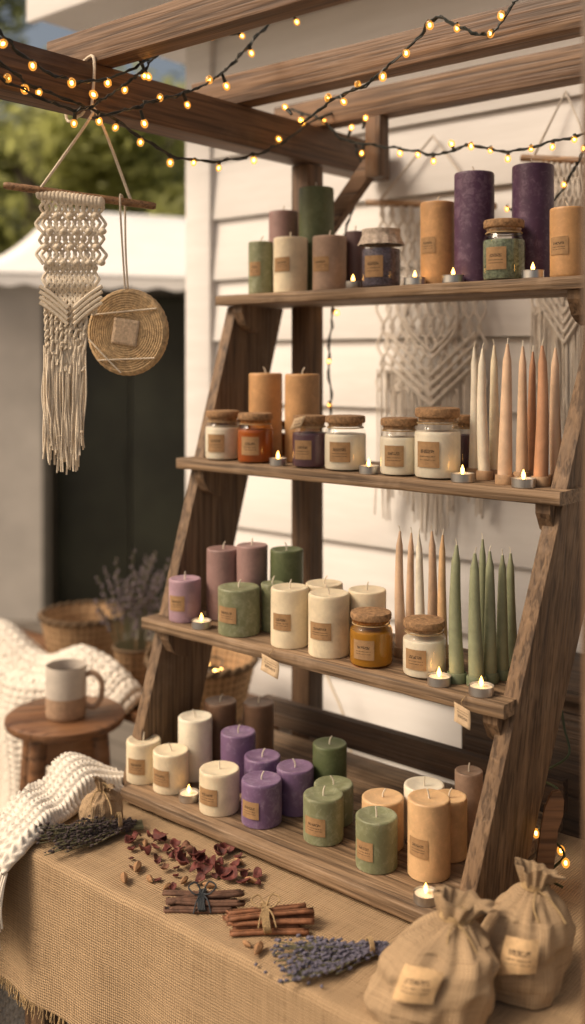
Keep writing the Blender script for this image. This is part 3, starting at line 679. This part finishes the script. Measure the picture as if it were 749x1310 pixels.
# ---------------------------------------------------------------- foreground on the burlap
def sack(label,u,Y,rad,H,lean,group,lab=True,cord=True,twist=0.,sq=.85,loff=-.45,lq=(.30,.52),lw=.34,leany=.03):
    p=pt(u,0,Y=Y); root=thing('burlap_sack',label,'sack',(p.x,p.y,TZ+.001),A40+twist,group)
    ph=R.uniform(0,40); Q1,Q2=.80,.84
    def surf(a,q): # a angle, q 0..1
        if q<Q1:
            x=q/Q1; rr=rad*(.86+.14*sin(min(1,x*3.0)*pi/2))*(1 if x<.36 else 1-.76*((x-.36)/.64)**1.8); z=H*.86*(x**.80)
        elif q<Q2: rr=rad*.235; z=H*(.86+.02*(q-Q1)/(Q2-Q1))
        else:
            x=(q-Q2)/(1-Q2); rr=rad*(.235+.24*x**.6); z=H*(.88+.12*sin(x*pi/2*1.15))
        g=max(0,min(1,(q-.34)/.34)); big=q<Q1
        n=mn.noise(Vector((cos(a)*1.1+ph,sin(a)*1.1,q*1.8)))*.28*(1 if q<.6 else .3)+.10*mn.noise(Vector((cos(a)*3+ph,sin(a)*3,q*6)))
        n+=(.010+.08*g)*sin(a*11+ph+1.8*sin(a*2+ph)+q*1.5)*(q>.04) if big else .10*sin(a*11+ph+1.8*sin(a*2+ph)+1.2)
        n+=.07*math.sin(q*16+2.5*mn.noise(Vector((cos(a)*1.5+ph,sin(a)*1.5,0))))*(1 if .1<q<.6 else 0)*max(0,mn.noise(Vector((cos(a)+ph,sin(a)+5,1)))+.2)
        rr*=1+n; off=lean*(q**1.5)
        sagz=.010*mn.noise(Vector((cos(a)*1.5+ph,sin(a)*1.5,q*5)))*(q>.08)
        if not big and q>=Q2: x=(q-Q2)/(1-Q2); sagz+=(.0018*sin(a*5+ph)-.014*cos(a-.3))*x
        return Vector((rr*cos(a)+off,rr*sin(a)*sq+leany*q*q,max(0,z+sagz)))
    b=MB(); b.grid(lambda x,y:surf(2*pi*x,y),140,80,2*pi*rad*.8,H*1.6); 
    b.build('bag',SACK,root,ang=80)
    base=MB(); base.grid(lambda x,y:surf(2*pi*x,0)*(1-y)+Vector((0,0,.0))*y,36,3,.3,.1); base.build('base',SACK,root)
    if cord:
        t=MB(); qc=(Q1+Q2)/2
        for k in range(3): t.tube([Vector((lean*(qc**1.5)+rad*.255*cos(2*pi*i/24),rad*.255*sq*sin(2*pi*i/24)+leany*qc*qc,H*.866+.004*k-.002-.004*cos(2*pi*i/24))) for i in range(24)],.0022,5,closed=True)
        s0=Vector((lean*.71,-rad*.265*sq+leany*.6,H*.868)); t.tube(smooth([s0,s0+Vector((.01,-.010,-.005)),s0+Vector((.022,-.026,-.020)),s0+Vector((.028,-.040,-.034))],5),.0016,5); t.tube(smooth([s0,s0+Vector((-.012,-.010,.002)),s0+Vector((-.02,-.024,-.014)),s0+Vector((-.018,-.038,-.028))],5),.0016,5)
        t.build('twine',TWINE,root)
    if lab:
        a0=-pi/2+loff
        def lf(x,y):
            a=a0-lw+2*lw*x; q=lq[0]+(lq[1]-lq[0])*y+.03*(x-.5); v=surf(a,q); d=Vector((cos(a),sin(a),.35)).normalized()
            return v+d*.006
        g=MB().grid(lf,14,12)
        # paper is stiffer than cloth: average the bumps of the bag away
        A=[g.v[0],g.v[14],g.v[12*15],g.v[12*15+14]]
        for j in range(13):
            for i in range(15):
                x=i/14;y=j/12; fl=(A[0]*(1-x)+A[1]*x)*(1-y)+(A[2]*(1-x)+A[3]*x)*y; k=j*15+i
                bow=Vector((cos(a0),sin(a0),.35))*(.014*(1-(2*x-1)**2)+.006*(1-(2*y-1)**2)); g.v[k]=g.v[k]*.35+(fl+bow)*.65+Vector((cos(a0),sin(a0),.3))*.004
        g.build('label',SLAB,root)
sack('large burlap sack with kraft label and tied neck at the front of the table',546,1.610,.100,.150,.070,'large burlap sacks on the table',lq=(.24,.54),leany=.045,lw=.36)
sack('large burlap sack with kraft label standing beside the right rail of the stand',666,1.680,.086,.168,.046,'large burlap sacks on the table',twist=.2,loff=-.5,lq=(.24,.50),leany=.03,lw=.36)
sack('small burlap pouch by the left foot of the stand',130,2.235,.050,.098,.006,None,False,leany=.0)
def on(u,v,dz=0.): 
    p=pt(u,v,z=TZ); p.z=TZ+dz; return p
def lav_lying(label,u0,v0,u1,v1,nst,bud,wid,lift,tie=.24):
    A=on(u0,v0,.004); B=on(u1,v1,.004); d=(B-A); L=d.length; d.normalize(); sd=Vector((-d.y,d.x,0))
    root=thing('dried_flower_bundle',label,'dried flowers',A,math.atan2(d.y,d.x)); st=MB(); fl=MB()
    for i in range(nst):
        w=R.uniform(-1,1); h=R.uniform(0,1)*(1-abs(w)*.7); l=L*R.uniform(.62,1.10)
        p0=Vector((0,w*wid*.25,h*lift*.4+.002)); pm=Vector((l*.3,w*wid*.18,h*lift*.5+.004)); p1=Vector((l,w*wid+R.uniform(-.014,.014),h*lift+.004))
        P=smooth([p0,pm,p1],6); st.tube(P,.0011,4)
        for q in [x/16 for x in range(17)]:
            c=P[min(len(P)-1,int((.40+.60*q)*(len(P)-1)))]+Vector((R.uniform(-.005,.005),R.uniform(-.0045,.0045),R.uniform(-.001,.006)))
            sz=R.uniform(.0016,.0036); fl.ball(c,(sz*1.6,sz,sz),5,3)
    st.build('stems',STEM,root); fl.build('flower_heads',bud,root)
    t=MB(); 
    for k in range(3): t.tube([(L*tie+k*.003,wid*.24*cos(a),.006+lift*.4+(.004+lift*.35)*sin(a)) for a in [2*pi*i/16 for i in range(16)]],.0014,5,closed=True)
    t.build('tie',TWINE,root)
lav_lying('dried blue lavender bundle lying in front of the large sack',510,1218,366,1238,70,LBUD,.054,.022)
lav_lying('dark dried flower bundle lying by the small burlap pouch',182,1062,62,1088,84,DBUD,.050,.046)
def cinnamon(label,u0,v0,u1,v1,rows,mat,tie,r,loose=.005):
    A=on(u0,v0);B=on(u1,v1); d=(B-A);L=d.length; root=thing('cinnamon_bundle',label,'cinnamon sticks',(A+B)/2,math.atan2(d.y,d.x),'cinnamon stick bundles')
    def quill(a,c,up,r):
        # a curled sheet: two scrolls rolled in towards each other
        b=MB(); a=Vector(a);c=Vector(c);dd=(c-a).normalized(); x=Vector((0,0,1)).cross(dd).normalized(); y=dd.cross(x); ca,sa=cos(up),sin(up)
        x,y=x*ca+y*sa,y*ca-x*sa
        prof=[]
        for sg in (-1,1):
            seq=[]
            for k in range(15):
                th=k/14*2*pi*1.35; rr=r*.56*(1-.55*k/14); seq.append((sg*r*.50-sg*rr*sin(th), r*.05-rr*cos(th)))
            prof.append(seq)
        line=prof[0][::-1]+prof[1]
        n=len(line)-1; ph=R.uniform(0,9)
        def fn(u,v):
            i=u*n; k=min(n-1,int(i)); f=i-k; px=line[k][0]*(1-f)+line[k+1][0]*f; py=line[k][1]*(1-f)+line[k+1][1]*f
            k2=1+.14*mn.noise(Vector((v*3+ph,0,0)))
            return a+(c-a)*v+x*px*k2+y*py*k2+x*.0020*sin(v*5+ph)+dd*(.002*sin(u*25+ph))*(1 if v>.5 else -1)
        b.grid(fn,n,8,.06,L); return b
    zz=r*.62
    for m in rows:
        for i in range(m):
            y=(i-(m-1)/2)*r*2.15+R.uniform(-.002,.002); e=R.uniform(-.014,.014); e2=R.uniform(-.020,.020); a1=R.uniform(-loose,loose)
            quill((-L/2+e,y-a1,zz+R.uniform(-.0004,.0012)),(L/2+e2,y+a1,zz+R.uniform(0,.002)),R.choice((0,pi))+R.uniform(-.35,.35),r*R.uniform(.78,1.02)).build('cinnamon_stick',mat,root,solid=.0009)
        zz+=r*1.18
    t=MB(); w=rows[0]*r*1.10+.002; hz=zz-r*.5
    for k in range(5): t.tube([(-.006+k*.0028+.002*sin(a*2),w*cos(a)*(1-.15*(sin(a)>0)*sin(a)),hz/2+.001+(hz/2+.0025)*sin(a)) for a in [2*pi*i/24 for i in range(24)]],.0015,5,closed=True)
    z=hz+.003
    for sg in (-1,1):
        t.tube(smooth([Vector((0,0,z)),Vector((.012*sg,.012,z+.016)),Vector((.026*sg,.004,z+.012)),Vector((.014*sg,-.006,z+.003)),Vector((0,0,z))],5),.0016,5)
        t.tube(smooth([Vector((0,0,z)),Vector((.01*sg,-.02,z-.002)),Vector((.016*sg,-.036,max(.004,z-.018)))],5),.0014,5)
    t.build('tie',tie,root)
cinnamon('bundle of cinnamon sticks tied with pale twine bow at front centre',290,1188,390,1182,(4,3,2),CINN,TWINE,.0088,.006)
cinnamon('dark cinnamon stick bundle tied with black ribbon behind the twine tied one',212,1160,306,1156,(4,3),CINND,RIB,.0074,.013)
def petal(u,v,sz,mat,label,name,cat,group):
    p=on(u,v,.0015); root_r=R.uniform(0,6); cu=R.uniform(.5,1.9)*R.choice((1,1,-1)); fl=R.uniform(.3,1.3); rp=R.uniform(.03,.09)
    def fn(x,y):
        w=(sin(pi*min(1,.10+y*.88))**.6)*(.62+.22*sin(y*3+u)); xx=(x-.5)*w*sz*1.2; yy=(y-.5)*sz
        return Vector((xx,yy*(1-.25*abs(fl)),sz*(cu*((x-.5)*w)**2*1.9+fl*(y-.45)**2+rp*sin(x*9+u)*sin(y*8+v)*w)+.0012*mn.noise(Vector((x*4+u,y*4+v,0)))))
    g=MB().grid(fn,10,10); mz=min(q.z for q in g.v); 
    for q in g.v: q.z-=mz
    o=g.build(name,mat,solid=.0007); o.location=p; o.rotation_euler=(R.uniform(-.35,.35),R.uniform(-.35,.35),root_r); o.location.z+=sz*.14
    return tag(o,label,cat,group)
for i in range(56):
    k=i%4; cu_,cv=((198,1090),(228,1104),(262,1116),(292,1120))[k]
    u=min(330,max(168,R.gauss(cu_,27))); v=cv+R.gauss(0,13)
    br=i%6==5
    petal(u,v,R.uniform(.013,.040),PETALB if br else PETAL,'curled brown dried petal among the dark red ones on the burlap' if br else 'curled dark red dried petal in the loose scatter on the burlap','dried_petal','petal','scattered dried brown petals' if br else 'scattered dried red petals')
def pod(u,v,L,label,rz,grp='dried brown pods on the burlap'):
    p=on(u,v,.0005); o=MB().lathe([(0,-L/2)]+[(L*.22*sin(pi*q)**.8*(1-.3*q),-L/2+L*q) for q in (.08,.2,.35,.5,.65,.8,.92)]+[(0,L/2)],12,jit=lambda a,z:1+.1*sin(a*5)+.05*mn.noise(Vector((cos(a)*4,sin(a)*4,z*200)))).build('seed_pod',POD)
    o.location=p+Vector((0,0,L*.19)); o.rotation_euler=(pi/2,0,rz); tag(o,label,'seed pod',grp)
pod(159,1128,.040,'dried brown pod left of the red petals, lower of two',.9); pod(176,1114,.042,'dried brown pod left of the red petals, upper of two',.6)
pod(331,1219,.040,'dried brown pod in front of the twine tied cinnamon',.4); pod(316,1211,.024,'tiny brown pod beside the twine tied cinnamon',1.4); pod(322,1130,.032,'dried brown pod right of the red petals',1.8); pod(214,1138,.028,'brown pod just behind the black ribboned cinnamon',.2)
for u,v,rz in ((192,1128,1.2),(236,1130,.3),(268,1136,2.),(186,1082,.8),(306,1106,1.5)): pod(u,v,.030,'small almond shaped brown pod among the red petals',rz,'almond shaped pods among the petals')
for (u,v) in ((352,1224),(362,1240),(378,1256),(340,1246),(395,1260),(352,1212),(328,1236),(412,1264)):
    o=MB().ball((0,0,0),(.004,.0028,.0026),7,5).build('loose_bud',LBUD); o.location=on(u,v,.0030); o.rotation_euler=(0,0,R.uniform(0,3)); tag(o,'loose dried lavender bud on the burlap left of the lavender bundle','dried bud','loose lavender buds')
# ---------------------------------------------------------------- knit throws
def tassels(name_root,ps,n,L0,L1,r,dirv):
    f=MB()
    for p in ps:
        for k in range(n):
            L=R.uniform(L0,L1); e=Vector((R.uniform(-.008,.008),R.uniform(-.008,.0),0))
            f.tube(smooth([p+Vector((0,.003,.004)),p+Vector((e.x*.4,0,-L*.25))+dirv*.5+Vector((0,e.y*.5,0)),p+Vector((e.x,e.y,-L*.65))+dirv,p+Vector((e.x*1.6,e.y,-L))+dirv*.9],4),r,5)
    f.build('tassels',KNITF,name_root,True)
def throwB():
    root=thing('knit_throw','chunky cream knit throw with tassels draped over the left end of the table','blanket',(-1.88,1.4,TZ))
    Ls=.74; edge=.085
    def fn(a,b):
        t=1.600-.350*b; d=a*Ls
        sr=-1.836+.036*max(0,1-abs(b-.92)/.3)-.010*sin(b*5+.6)
        bump_=.075*math.exp(-((t-1.500)/.075)**2)+.040*math.exp(-((t-1.355)/.040)**2)
        hump=bump_*(.30+.70*sin(min(1,(d+.03)/.13)*pi/2)) +.016+.008*sin(t*40+d*11)
        if d<edge: s=sr-d; z=TZ+hump*min(1,d/.025+.25)
        else:
            x=(d-edge); s=sr-edge-.070*(1-math.exp(-x/.06))-.022*sin(t*30)*min(1,x/.1); z=TZ+hump-max(0,x-.05)*.95
        kk=max(0,(1.31-t)/.055)
        if kk>0: t-=.022*min(1,kk); z-=.034*kk*kk
        z+=.004*mn.noise(Vector((s*14,t*14,z*10)))
        return Vector((s+.006*mn.noise(Vector((t*9,z*9,3))),t,z))
    o=MB().knitgrid(fn,240,180,Ls,.46,.0075,.026,.0155); o=o.build('blanket',KNITF,root,True,solid=.012,ang=180)
    tassels(root,[fn(i/24*.20,1.) for i in range(25)],5,.085,.150,.0024,Vector((0,-.014,0)))
    tassels(root,[fn(.22+i/26*.78,1.) for i in range(27)],5,.12,.20,.0026,Vector((0,-.016,0)))
throwB()
# ---------------------------------------------------------------- bench, stool, mug, baskets at left
BZ=.715
def left_group():
    root=thing('wooden_bench','brown plank bench against the building at left behind the stool','bench',(-2.8,2.26,0))
    b=MB()
    for i in range(3): b.box((-3.75,2.07+i*.127,BZ-.03),(-2.08,2.192+i*.127,BZ),.003)
    b.build('bench_top',W_ST,root,True)
    for x in (-3.7,-2.16):
        for y in (2.09,2.39): MB().box((x,y,0),(x+.055,y+.055,BZ-.031),.003).build('leg',W_ST,root,True)
    # stool
    p=pt(84,0,Y=2.98); SZ=.765; root=thing('round_stool','round brown wooden stool holding the two tone mug','stool',(p.x,p.y,0),A40+.35)
    MB().lathe([(0,SZ-.034),(.155,SZ-.034),(.168,SZ-.028),(.174,SZ-.016),(.172,SZ-.006),(.163,SZ),(.08,SZ-.001),(0,SZ-.001)],48).build('seat',W_ST,root)
    for k in range(4):
        a=pi/4+k*pi/2; MB().tube([(.185*cos(a),.185*sin(a),0),(.155*cos(a),.155*sin(a),.35),(.12*cos(a),.12*sin(a),SZ-.035)],[.019,.024,.026],12).build('leg',W_ST,root)
    st=MB()
    for k in range(4):
        a=pi/4+k*pi/2;a2=a+pi/2; q=.122; st.bar((q*cos(a),q*sin(a),SZ-.075),(q*cos(a2),q*sin(a2),SZ-.075),.022,.075,.003)
    st.build('apron',W_ST,root)
    # mug
    p=pt(85,0,Y=2.95); r=.0585; h=.150; root=thing('ceramic_mug','two tone ceramic mug, white above raw clay, on the round stool','mug',(p.x,p.y,SZ+.0005),A40)
    MB().lathe([(0,0),(r*.90,0),(r*.97,.004),(r,.015),(r,h*.42)],40).build('clay_base',CER_C,root)
    MB().lathe([(r*1.004,h*.415),(r*1.006,h*.5),(r*1.0,h*.97),(r*.985,h),(r*.95,h*.995),(r*.93,h*.9),(r*.92,h*.2),(0,h*.18)],40).build('cup_body',CER_W,root)
    MB().lathe([(0,h*.80),(r*.925,h*.80)],32).build('drink',plain('tea',(.05,.02,.008),.1,.1,5,0),root)
    MB().tube(smooth([Vector((r*.97,0,h*.80)),Vector((r*1.35,0,h*.84)),Vector((r*1.75,0,h*.66)),Vector((r*1.72,0,h*.36)),Vector((r*1.38,0,h*.18)),Vector((r*.97,0,h*.22))],6),.0085,10).build('handle',CER_C,root)
    # baskets
    def basket(label,u,Y,r0,r1,h,hand):
        p=pt(u,0,Y=Y); root=thing('wicker_basket',label,'basket',(p.x,p.y,BZ+.001),A40,'wicker baskets on the bench')
        jt=lambda a,z:1+.018*sin(a*26+(pi if int(z/.012)%2 else 0))
        pr=[(0,.004),(r0*.9,0)]+[(r0+(r1-r0)*q,h*q) for q in [i/14 for i in range(15)]]+[(r1*.97,h*1.01)]+[(r0*.95+(r1-r0)*q-.006,h*q) for q in (.9,.6,.3,.08)]+[(0,.012)]
        MB().lathe(pr,80,jit=jt,us=2*pi*r1).build('woven_body',WICKER,root)
        rim=MB()
        for ph in (0,pi): rim.tube([((r1+.004*cos(a*14+ph))*cos(a),(r1+.004*cos(a*14+ph))*sin(a),h+.006*sin(a*14+ph)) for a in [2*pi*i/120 for i in range(120)]],.0062,6,closed=True)
        rim.build('rim',WICKER,root)
        if hand:
            hd=MB(); 
            for ph in (0,pi): hd.tube([(r1*cos(a)*1.0+.004*cos(a*16+ph),.006*sin(a*16+ph),h+r1*.62*sin(a)) for a in [pi*i/40 for i in range(41)]],.006,6)
            hd.build('handle',WICKER,root)
        return p
    pb=basket('small round wicker basket at the back of the bench beside the lavender',108,3.60,.115,.152,.185,False)
    pc=basket('wicker basket with arched handle and fairy lights left of the stand',258,3.10,.125,.165,.17,True)
    # tangle of lights in the basket
    root=thing('string_lights','tangle of fairy lights inside the handled wicker basket','string lights',(pc.x,pc.y,BZ+.05),0,'fairy light strands')
    P=[Vector((.11*cos(i*1.9)*R.uniform(.3,1),.11*sin(i*1.9)*R.uniform(.3,1),R.uniform(.03,.120))) for i in range(26)]
    MB().tube(smooth(P,5),.0022,5).build('wire',WIRE,root)
    for i in range(0,26,2): 
        q=P[i]+Vector((0,0,.01)); MB().ball(q,.004,8,6).build('bulb',FIL,root)
    # dried lavender
    def pot(u,Y):
        p=pt(u,0,Y=Y); z=BZ+.001
        root=thing('woven_pot','small slatted wicker pot holding the dried lavender','pot',(p.x,p.y,z),0)
        MB().lathe([(0,.003),(.05,0),(.056,.01),(.066,.125),(.068,.13),(.061,.13),(.052,.015),(0,.015)],48,jit=lambda a,zz:1+.02*sin(a*24),us=.4).build('pot_body',WICKER,root)
        MB().tube([(.068*cos(2*pi*i/40),.068*sin(2*pi*i/40),.13) for i in range(40)],.006,6,closed=True).build('rim',WICKER,root)
        return p,z+.017
    def bunch(label,p,z,n,lx,spr,L0,L1):
        root=thing('lavender_bunch',label,'dried flowers',(p.x,p.y,z),A40); st=MB();fl=MB()
        for i in range(n):
            a=R.uniform(0,2*pi); sp=R.uniform(.02,spr); L=R.uniform(L0,L1); base=Vector((.03*cos(a),.03*sin(a),0)); tip=Vector((sp*cos(a)+lx*R.uniform(.4,1.5),sp*sin(a)*.7,L-sp*.55)); P=smooth([base,(base+tip)/2+Vector((-.010*cos(a)-lx*.2,0,.05)),tip],5)
            st.tube(P,.0016,4)
            for q in range(12):
                c=P[min(len(P)-1,int((.60+.40*q/11)*(len(P)-1)))]+Vector((R.uniform(-.005,.005),R.uniform(-.005,.005),R.uniform(-.007,.007))); fl.ball(c,R.uniform(.003,.0060),5,3)
        st.build('stems',STEM,root); fl.build('flower_heads',SPRAY,root)
    p,z=pot(172,3.38); bunch('loose dried lavender bunch leaning right in the pot left of the stand',p,z,70,.045,.19,.28,.46)
    # throw on bench
    root=thing('knit_throw','folded cream knit throw lying over the bench behind the round stool','blanket',(-3.1,2.15,BZ))
    W=1.30
    def fn(a,b):
        s=-3.72+W*a; d=b*.66; hp=.100*max(0,sin(pi*min(1,a)))**.3*(.85+.28*sin(a*15+1))
        if d<.19: t=2.165-d*.78; z=BZ+.022+.012*sin(a*17)+.012*sin(d*40+a*5)+hp*max(0,sin(pi*min(1,.08+d/.19*.85)))
        else: x=d-.19; t=2.017-.025*(1-math.exp(-x/.02))-.020*sin(a*30)*min(1,x/.1); z=BZ+.022+.012*sin(a*17)-x+hp*.25
        return Vector((s+.012*sin(d*15),t,z+.012*mn.noise(Vector((s*10,t*10,d*7)))))
    MB().knitgrid(fn,330,150,W,.7,.009,.034,.021).build('blanket',KNITF,root,True,solid=.014,ang=180)
    tassels(root,[fn(i/52,1.) for i in range(53)],3,.08,.12,.003,Vector((0,0,0)))
left_group()
# ---------------------------------------------------------------- right side behind the stand
def right_group():
    root=thing('dark_cabinet','low dark plank cabinet against the wall behind the right side of the stand','cabinet',(-.75,2.34,0))
    MB().box((-1.30,2.20,.06),(.1,2.46,1.02),.004).build('carcass',W_DK,root,True)
    MB().box((-1.33,2.17,1.022),(.13,2.468,1.05),.004).build('cabinet_top',W_DK,root,True)
    for x in (-1.28,-.82,-.36):
        d=MB(); 
        for i in range(4): d.box((x+i*.108,2.182,.10),(x+i*.108+.104,2.198,.99),.003)
        d=d.build('door',W_DK,root,True); k=MB(); k.ball((x+.40,2.17,.6),.012,10,8); k.build('knob',ALU,d,False).location=-Vector(root.location)
    for x in (-1.27,.02): MB().box((x,2.22,0),(x+.06,2.44,.058)).build('foot',W_DK,root,True)
    # light strand hanging at lower right
    GW=plain('green_wire',(.045,.06,.025),.6)
    root=thing('string_lights','green wire fairy lights looped behind the right sack','string lights',pt(700,1000,t=1.95),0,'fairy light strands')
    P=smooth([pt(u,v,t=t) for u,v,t in ((715,880,1.98),(722,930,1.97),(728,965,1.95),(700,985,1.93),(688,995,1.92),(715,1012,1.9),(705,1050,1.88),(690,1062,1.86),(708,1075,1.85),(722,1095,1.84),(700,1120,1.83),(720,1135,1.82))],7)
    MB().tube(P,.0026,6).build('wire',GW,root,True)
    for u,v,t in ((686,1066,1.86),(705,1068,1.85),(718,1088,1.85),(724,1104,1.84),(690,990,1.92)):
        bo=MB(); q=pt(u,v,t=t); bo.ball(q,(.0080,.0080,.0098),12,8); bo=bo.build('bulb',BULBG,root,True); fi=MB(); fi.ball(q,(.0032,.0032,.0046),8,6); fi.build('filament',FIL,bo).location=-q+(q-Vector(root.location))
    # wooden tag / scoop
    q=pt(690,1135,t=1.76); root=thing('wooden_scoop','flat wooden scoop leaning upright behind the right sack','scoop',(q.x,q.y,TZ+.001),A40)
    q=MB(); pr=[(-.016,0),(.016,0),(.018,.10),(.016,.14),(.022,.165),(.020,.195),(.010,.212),(-.004,.208),(-.014,.18),(-.016,.14)]
    n=len(pr); q.add([(x+.16*z,.0+.08*z,z) for x,z in pr]+[(x+.16*z,.008+.08*z,z) for x,z in pr],[list(range(n)),[n+i for i in range(n)][::-1]]+[[i,n+i,n+(i+1)%n,(i+1)%n] for i in range(n)])
    q.build('scoop_body',W_ST,root,smooth=False)
    root=thing('white_cord','thin white cord looping down the wall behind the third shelf','cord',pt(430,850,t=2.40))
    MB().tube(smooth([pt(u,v,t=2.42) for u,v in ((418,862),(425,880),(436,905),(447,940),(452,980),(470,1000))],6),.004,6).build('cord_body',ROPE,root,True)
right_group()
# ---------------------------------------------------------------- garden behind at left
def cthing(name,label,cat,X,Y,group=None): 
    return thing(name,label,cat,c2w(X,Y,0),A40,group)
def garden():
    PALE=plain('pale_render',(.56,.52,.47),.8,.15,3,.1); DOORG=plain('dark_opening_panel',(.026,.028,.018),.5,.6,2,.1); ROOFM=plain('roof_felt',(.10,.085,.07),.85); FRM=plain('door_frame',(.07,.062,.05),.6)
    CAN=plain('white_canvas',(.88,.86,.83),.8,.04,5,.05); POLE=plain('grey_pole',(.12,.11,.10),.5,.1,20,0.)
    r=cthing('garden_house','pale rendered garden house with a dark doorway in the left background','building',-1.5,7.0)
    w=MB(); w.box((-3.5,0,0),(-.22,.2,2.40)); w.box((.95,0,0),(3.4,.2,2.40)); w.box((-.219,0,2.30),(.949,.2,2.40)); w.box((-3.5,.201,0),(3.4,3.2,2.40)); w.build('wall',PALE,r,ang=20)
    for x0,x1 in ((-.16,.36),(.37,.89)):
        d=MB(); d.box((x0,.13,.02),(x1,.17,2.24),.006)
        d=d.build('door',DOORG,r); MB().box((x1-.05,.115,.95),(x1-.035,.128,1.2)).build('handle',DOORG,d)
    f=MB(); f.box((-.218,-.02,0),(-.163,.18,2.298)); f.box((.893,-.02,0),(.948,.18,2.298)); f.box((-.16,-.02,2.245),(.89,.18,2.298)); f.build('door_frame',FRM,r)
    MB().box((-3.8,-.25,2.402),(3.7,3.5,2.46),.01).build('roof',ROOFM,r)
    # awning
    r=cthing('canvas_awning','white canvas awning sloping out in the left background','awning',-.6,5.9)
    a=[(-.93,.65,2.76),(.30,.65,2.68),(.30,-.75,2.20),(-1.05,-.75,2.24)]
    MB().grid(lambda u,v:(Vector(a[0])*(1-u)+Vector(a[1])*u)*(1-v)+(Vector(a[3])*(1-u)+Vector(a[2])*u)*v-Vector((0,0,.06*sin(pi*v))),12,8).build('canopy',CAN,r,solid=.01)
    MB().grid(lambda u,v:Vector(a[3])*(1-u)+Vector(a[2])*u+Vector((0,-.004,-.005-(.05+.008*sin(u*50))*v)),60,3).build('valance',CAN,r)
    for x,z in ((-1.02,2.16),(.27,2.12)): MB().tube([(x,-.70,0),(x,-.70,z)],.022,8).build('pole',POLE,r)
    # foliage
    def leafm(n,c): 
        m,nt,b=M(n,.6); g=noi(nt,coord(nt),5,3)
        nt.links.new(ramp(nt,g,[(.3,sc3(c,.5)),(.5,c),(.72,sc3(c,1.6))]),b.inputs['Base Color'])
        tr=nd(nt,'BsdfTranslucent',{'Color':(*sc3(c,2.0),1)}); mx=nd(nt,'MixShader',{0:.5,1:b.outputs[0],2:tr.outputs[0]}); nt.links.new(mx.outputs[0],nt.nodes['Material Output'].inputs[0]); return m
    G=[leafm('leaf_olive',(.21,.22,.075)),leafm('leaf_dark',(.13,.145,.05)),leafm('leaf_bright',(.28,.29,.10))]
    BARK=plain('bark',(.07,.05,.035),.9,.4,12,.8)
    def tree(label,X,Y,H,rad,mat,n,seed,low=.3):
        RR=random.Random(seed); r=cthing('tree',label,'tree',X,Y,'trees behind the garden house')
        MB().tube([(0,0,0),(.04,.02,H*.3),(-.03,.05,H*.6),(.02,0,H*.85)],[.16,.12,.08,.03],10).build('trunk',BARK,r)
        lim=MB();cl=[]
        for i in range(18):
            a=RR.uniform(0,2*pi); z=H*RR.uniform(low,.95); q=rad*RR.uniform(.35,1)*(1-.55*abs(z/H-.62)); e=Vector((q*cos(a),q*sin(a),z)); cl.append(e); lim.tube([(0,0,z-.5),e*.5+Vector((0,0,z*.5-.1)),e],[.05,.035,.015],6)
        lim.build('limbs',BARK,r); vs=[];fs=[]
        for i in range(n):
            c=RR.choice(cl); d=Vector((RR.gauss(0,1),RR.gauss(0,1),RR.gauss(0,.8)))*rad*.2; p=c+d; sz=RR.uniform(.06,.13)
            ax=Vector((RR.uniform(-1,1),RR.uniform(-1,1),RR.uniform(-.6,.6))).normalized(); ay=ax.orthogonal().normalized(); k=len(vs)
            vs+=[p-ax*sz,p+ay*sz*.45,p+ax*sz,p-ay*sz*.45]; fs.append([k,k+1,k+2,k+3])
        MB().add(vs,fs).build('crown',mat,r,smooth=False)
    tree('bright green tree rising above the white awning beside the clapboard building',-1.38,10.2,4.5,1.15,G[2],4800,1)
    tree('dark leafy tree at the left edge above the garden house',-2.8,10.9,4.6,1.2,G[0],4800,2)
    tree('tall dark tree reaching the top left corner',-5.0,13.5,7.4,1.6,G[1],4500,4,.5)
    tree('olive tree half hidden behind the bright green one',-2.0,13.0,5.2,1.8,G[0],5000,5)
    tree('broad bright tree furthest back at left',-3.7,15.5,5.7,2.0,G[2],5000,6)
garden()
# ---------------------------------------------------------------- camera, light, world
cam=bpy.data.cameras.new('Camera'); co=bpy.data.objects.new('Camera',cam); C.objects.link(co); SC.camera=co
co.location=(0,0,CZ); co.rotation_euler=(pi/2,0,A40); cam.sensor_fit='VERTICAL'; cam.sensor_height=36; cam.lens=36*F/1310
cam.shift_y=-(655-HV)/1310; cam.clip_end=500; cam.clip_start=.02
cam.dof.use_dof=True; cam.dof.focus_distance=2.03; cam.dof.aperture_fstop=1.4
az=math.atan2(-.55,-.74); el=math.radians(44)
d=Vector((sin(az)*cos(el),cos(az)*cos(el),sin(el)))
sl=bpy.data.lights.new('Sun','SUN'); sl.energy=2.9; sl.angle=math.radians(26); sl.color=(1,.88,.72)
so=bpy.data.objects.new('Sun',sl); C.objects.link(so); so.rotation_euler=d.to_track_quat('Z','Y').to_euler(); so.location=(-1,-1,5)
w=bpy.data.worlds.new('World'); SC.world=w; w.use_nodes=True; nt=w.node_tree; bg=nt.nodes['Background']
sky=nd(nt,'TexSky',sky_type='NISHITA',sun_disc=False,sun_elevation=el,sun_rotation=az,dust_density=6.,air_density=1.)
nt.links.new(mixc(nt,1.,sky.outputs[0],(1.0,.87,.72),'MULTIPLY'),bg.inputs[0]); bg.inputs[1].default_value=.135
SC.view_settings.view_transform='Standard'; SC.view_settings.look='None'; SC.view_settings.exposure=0
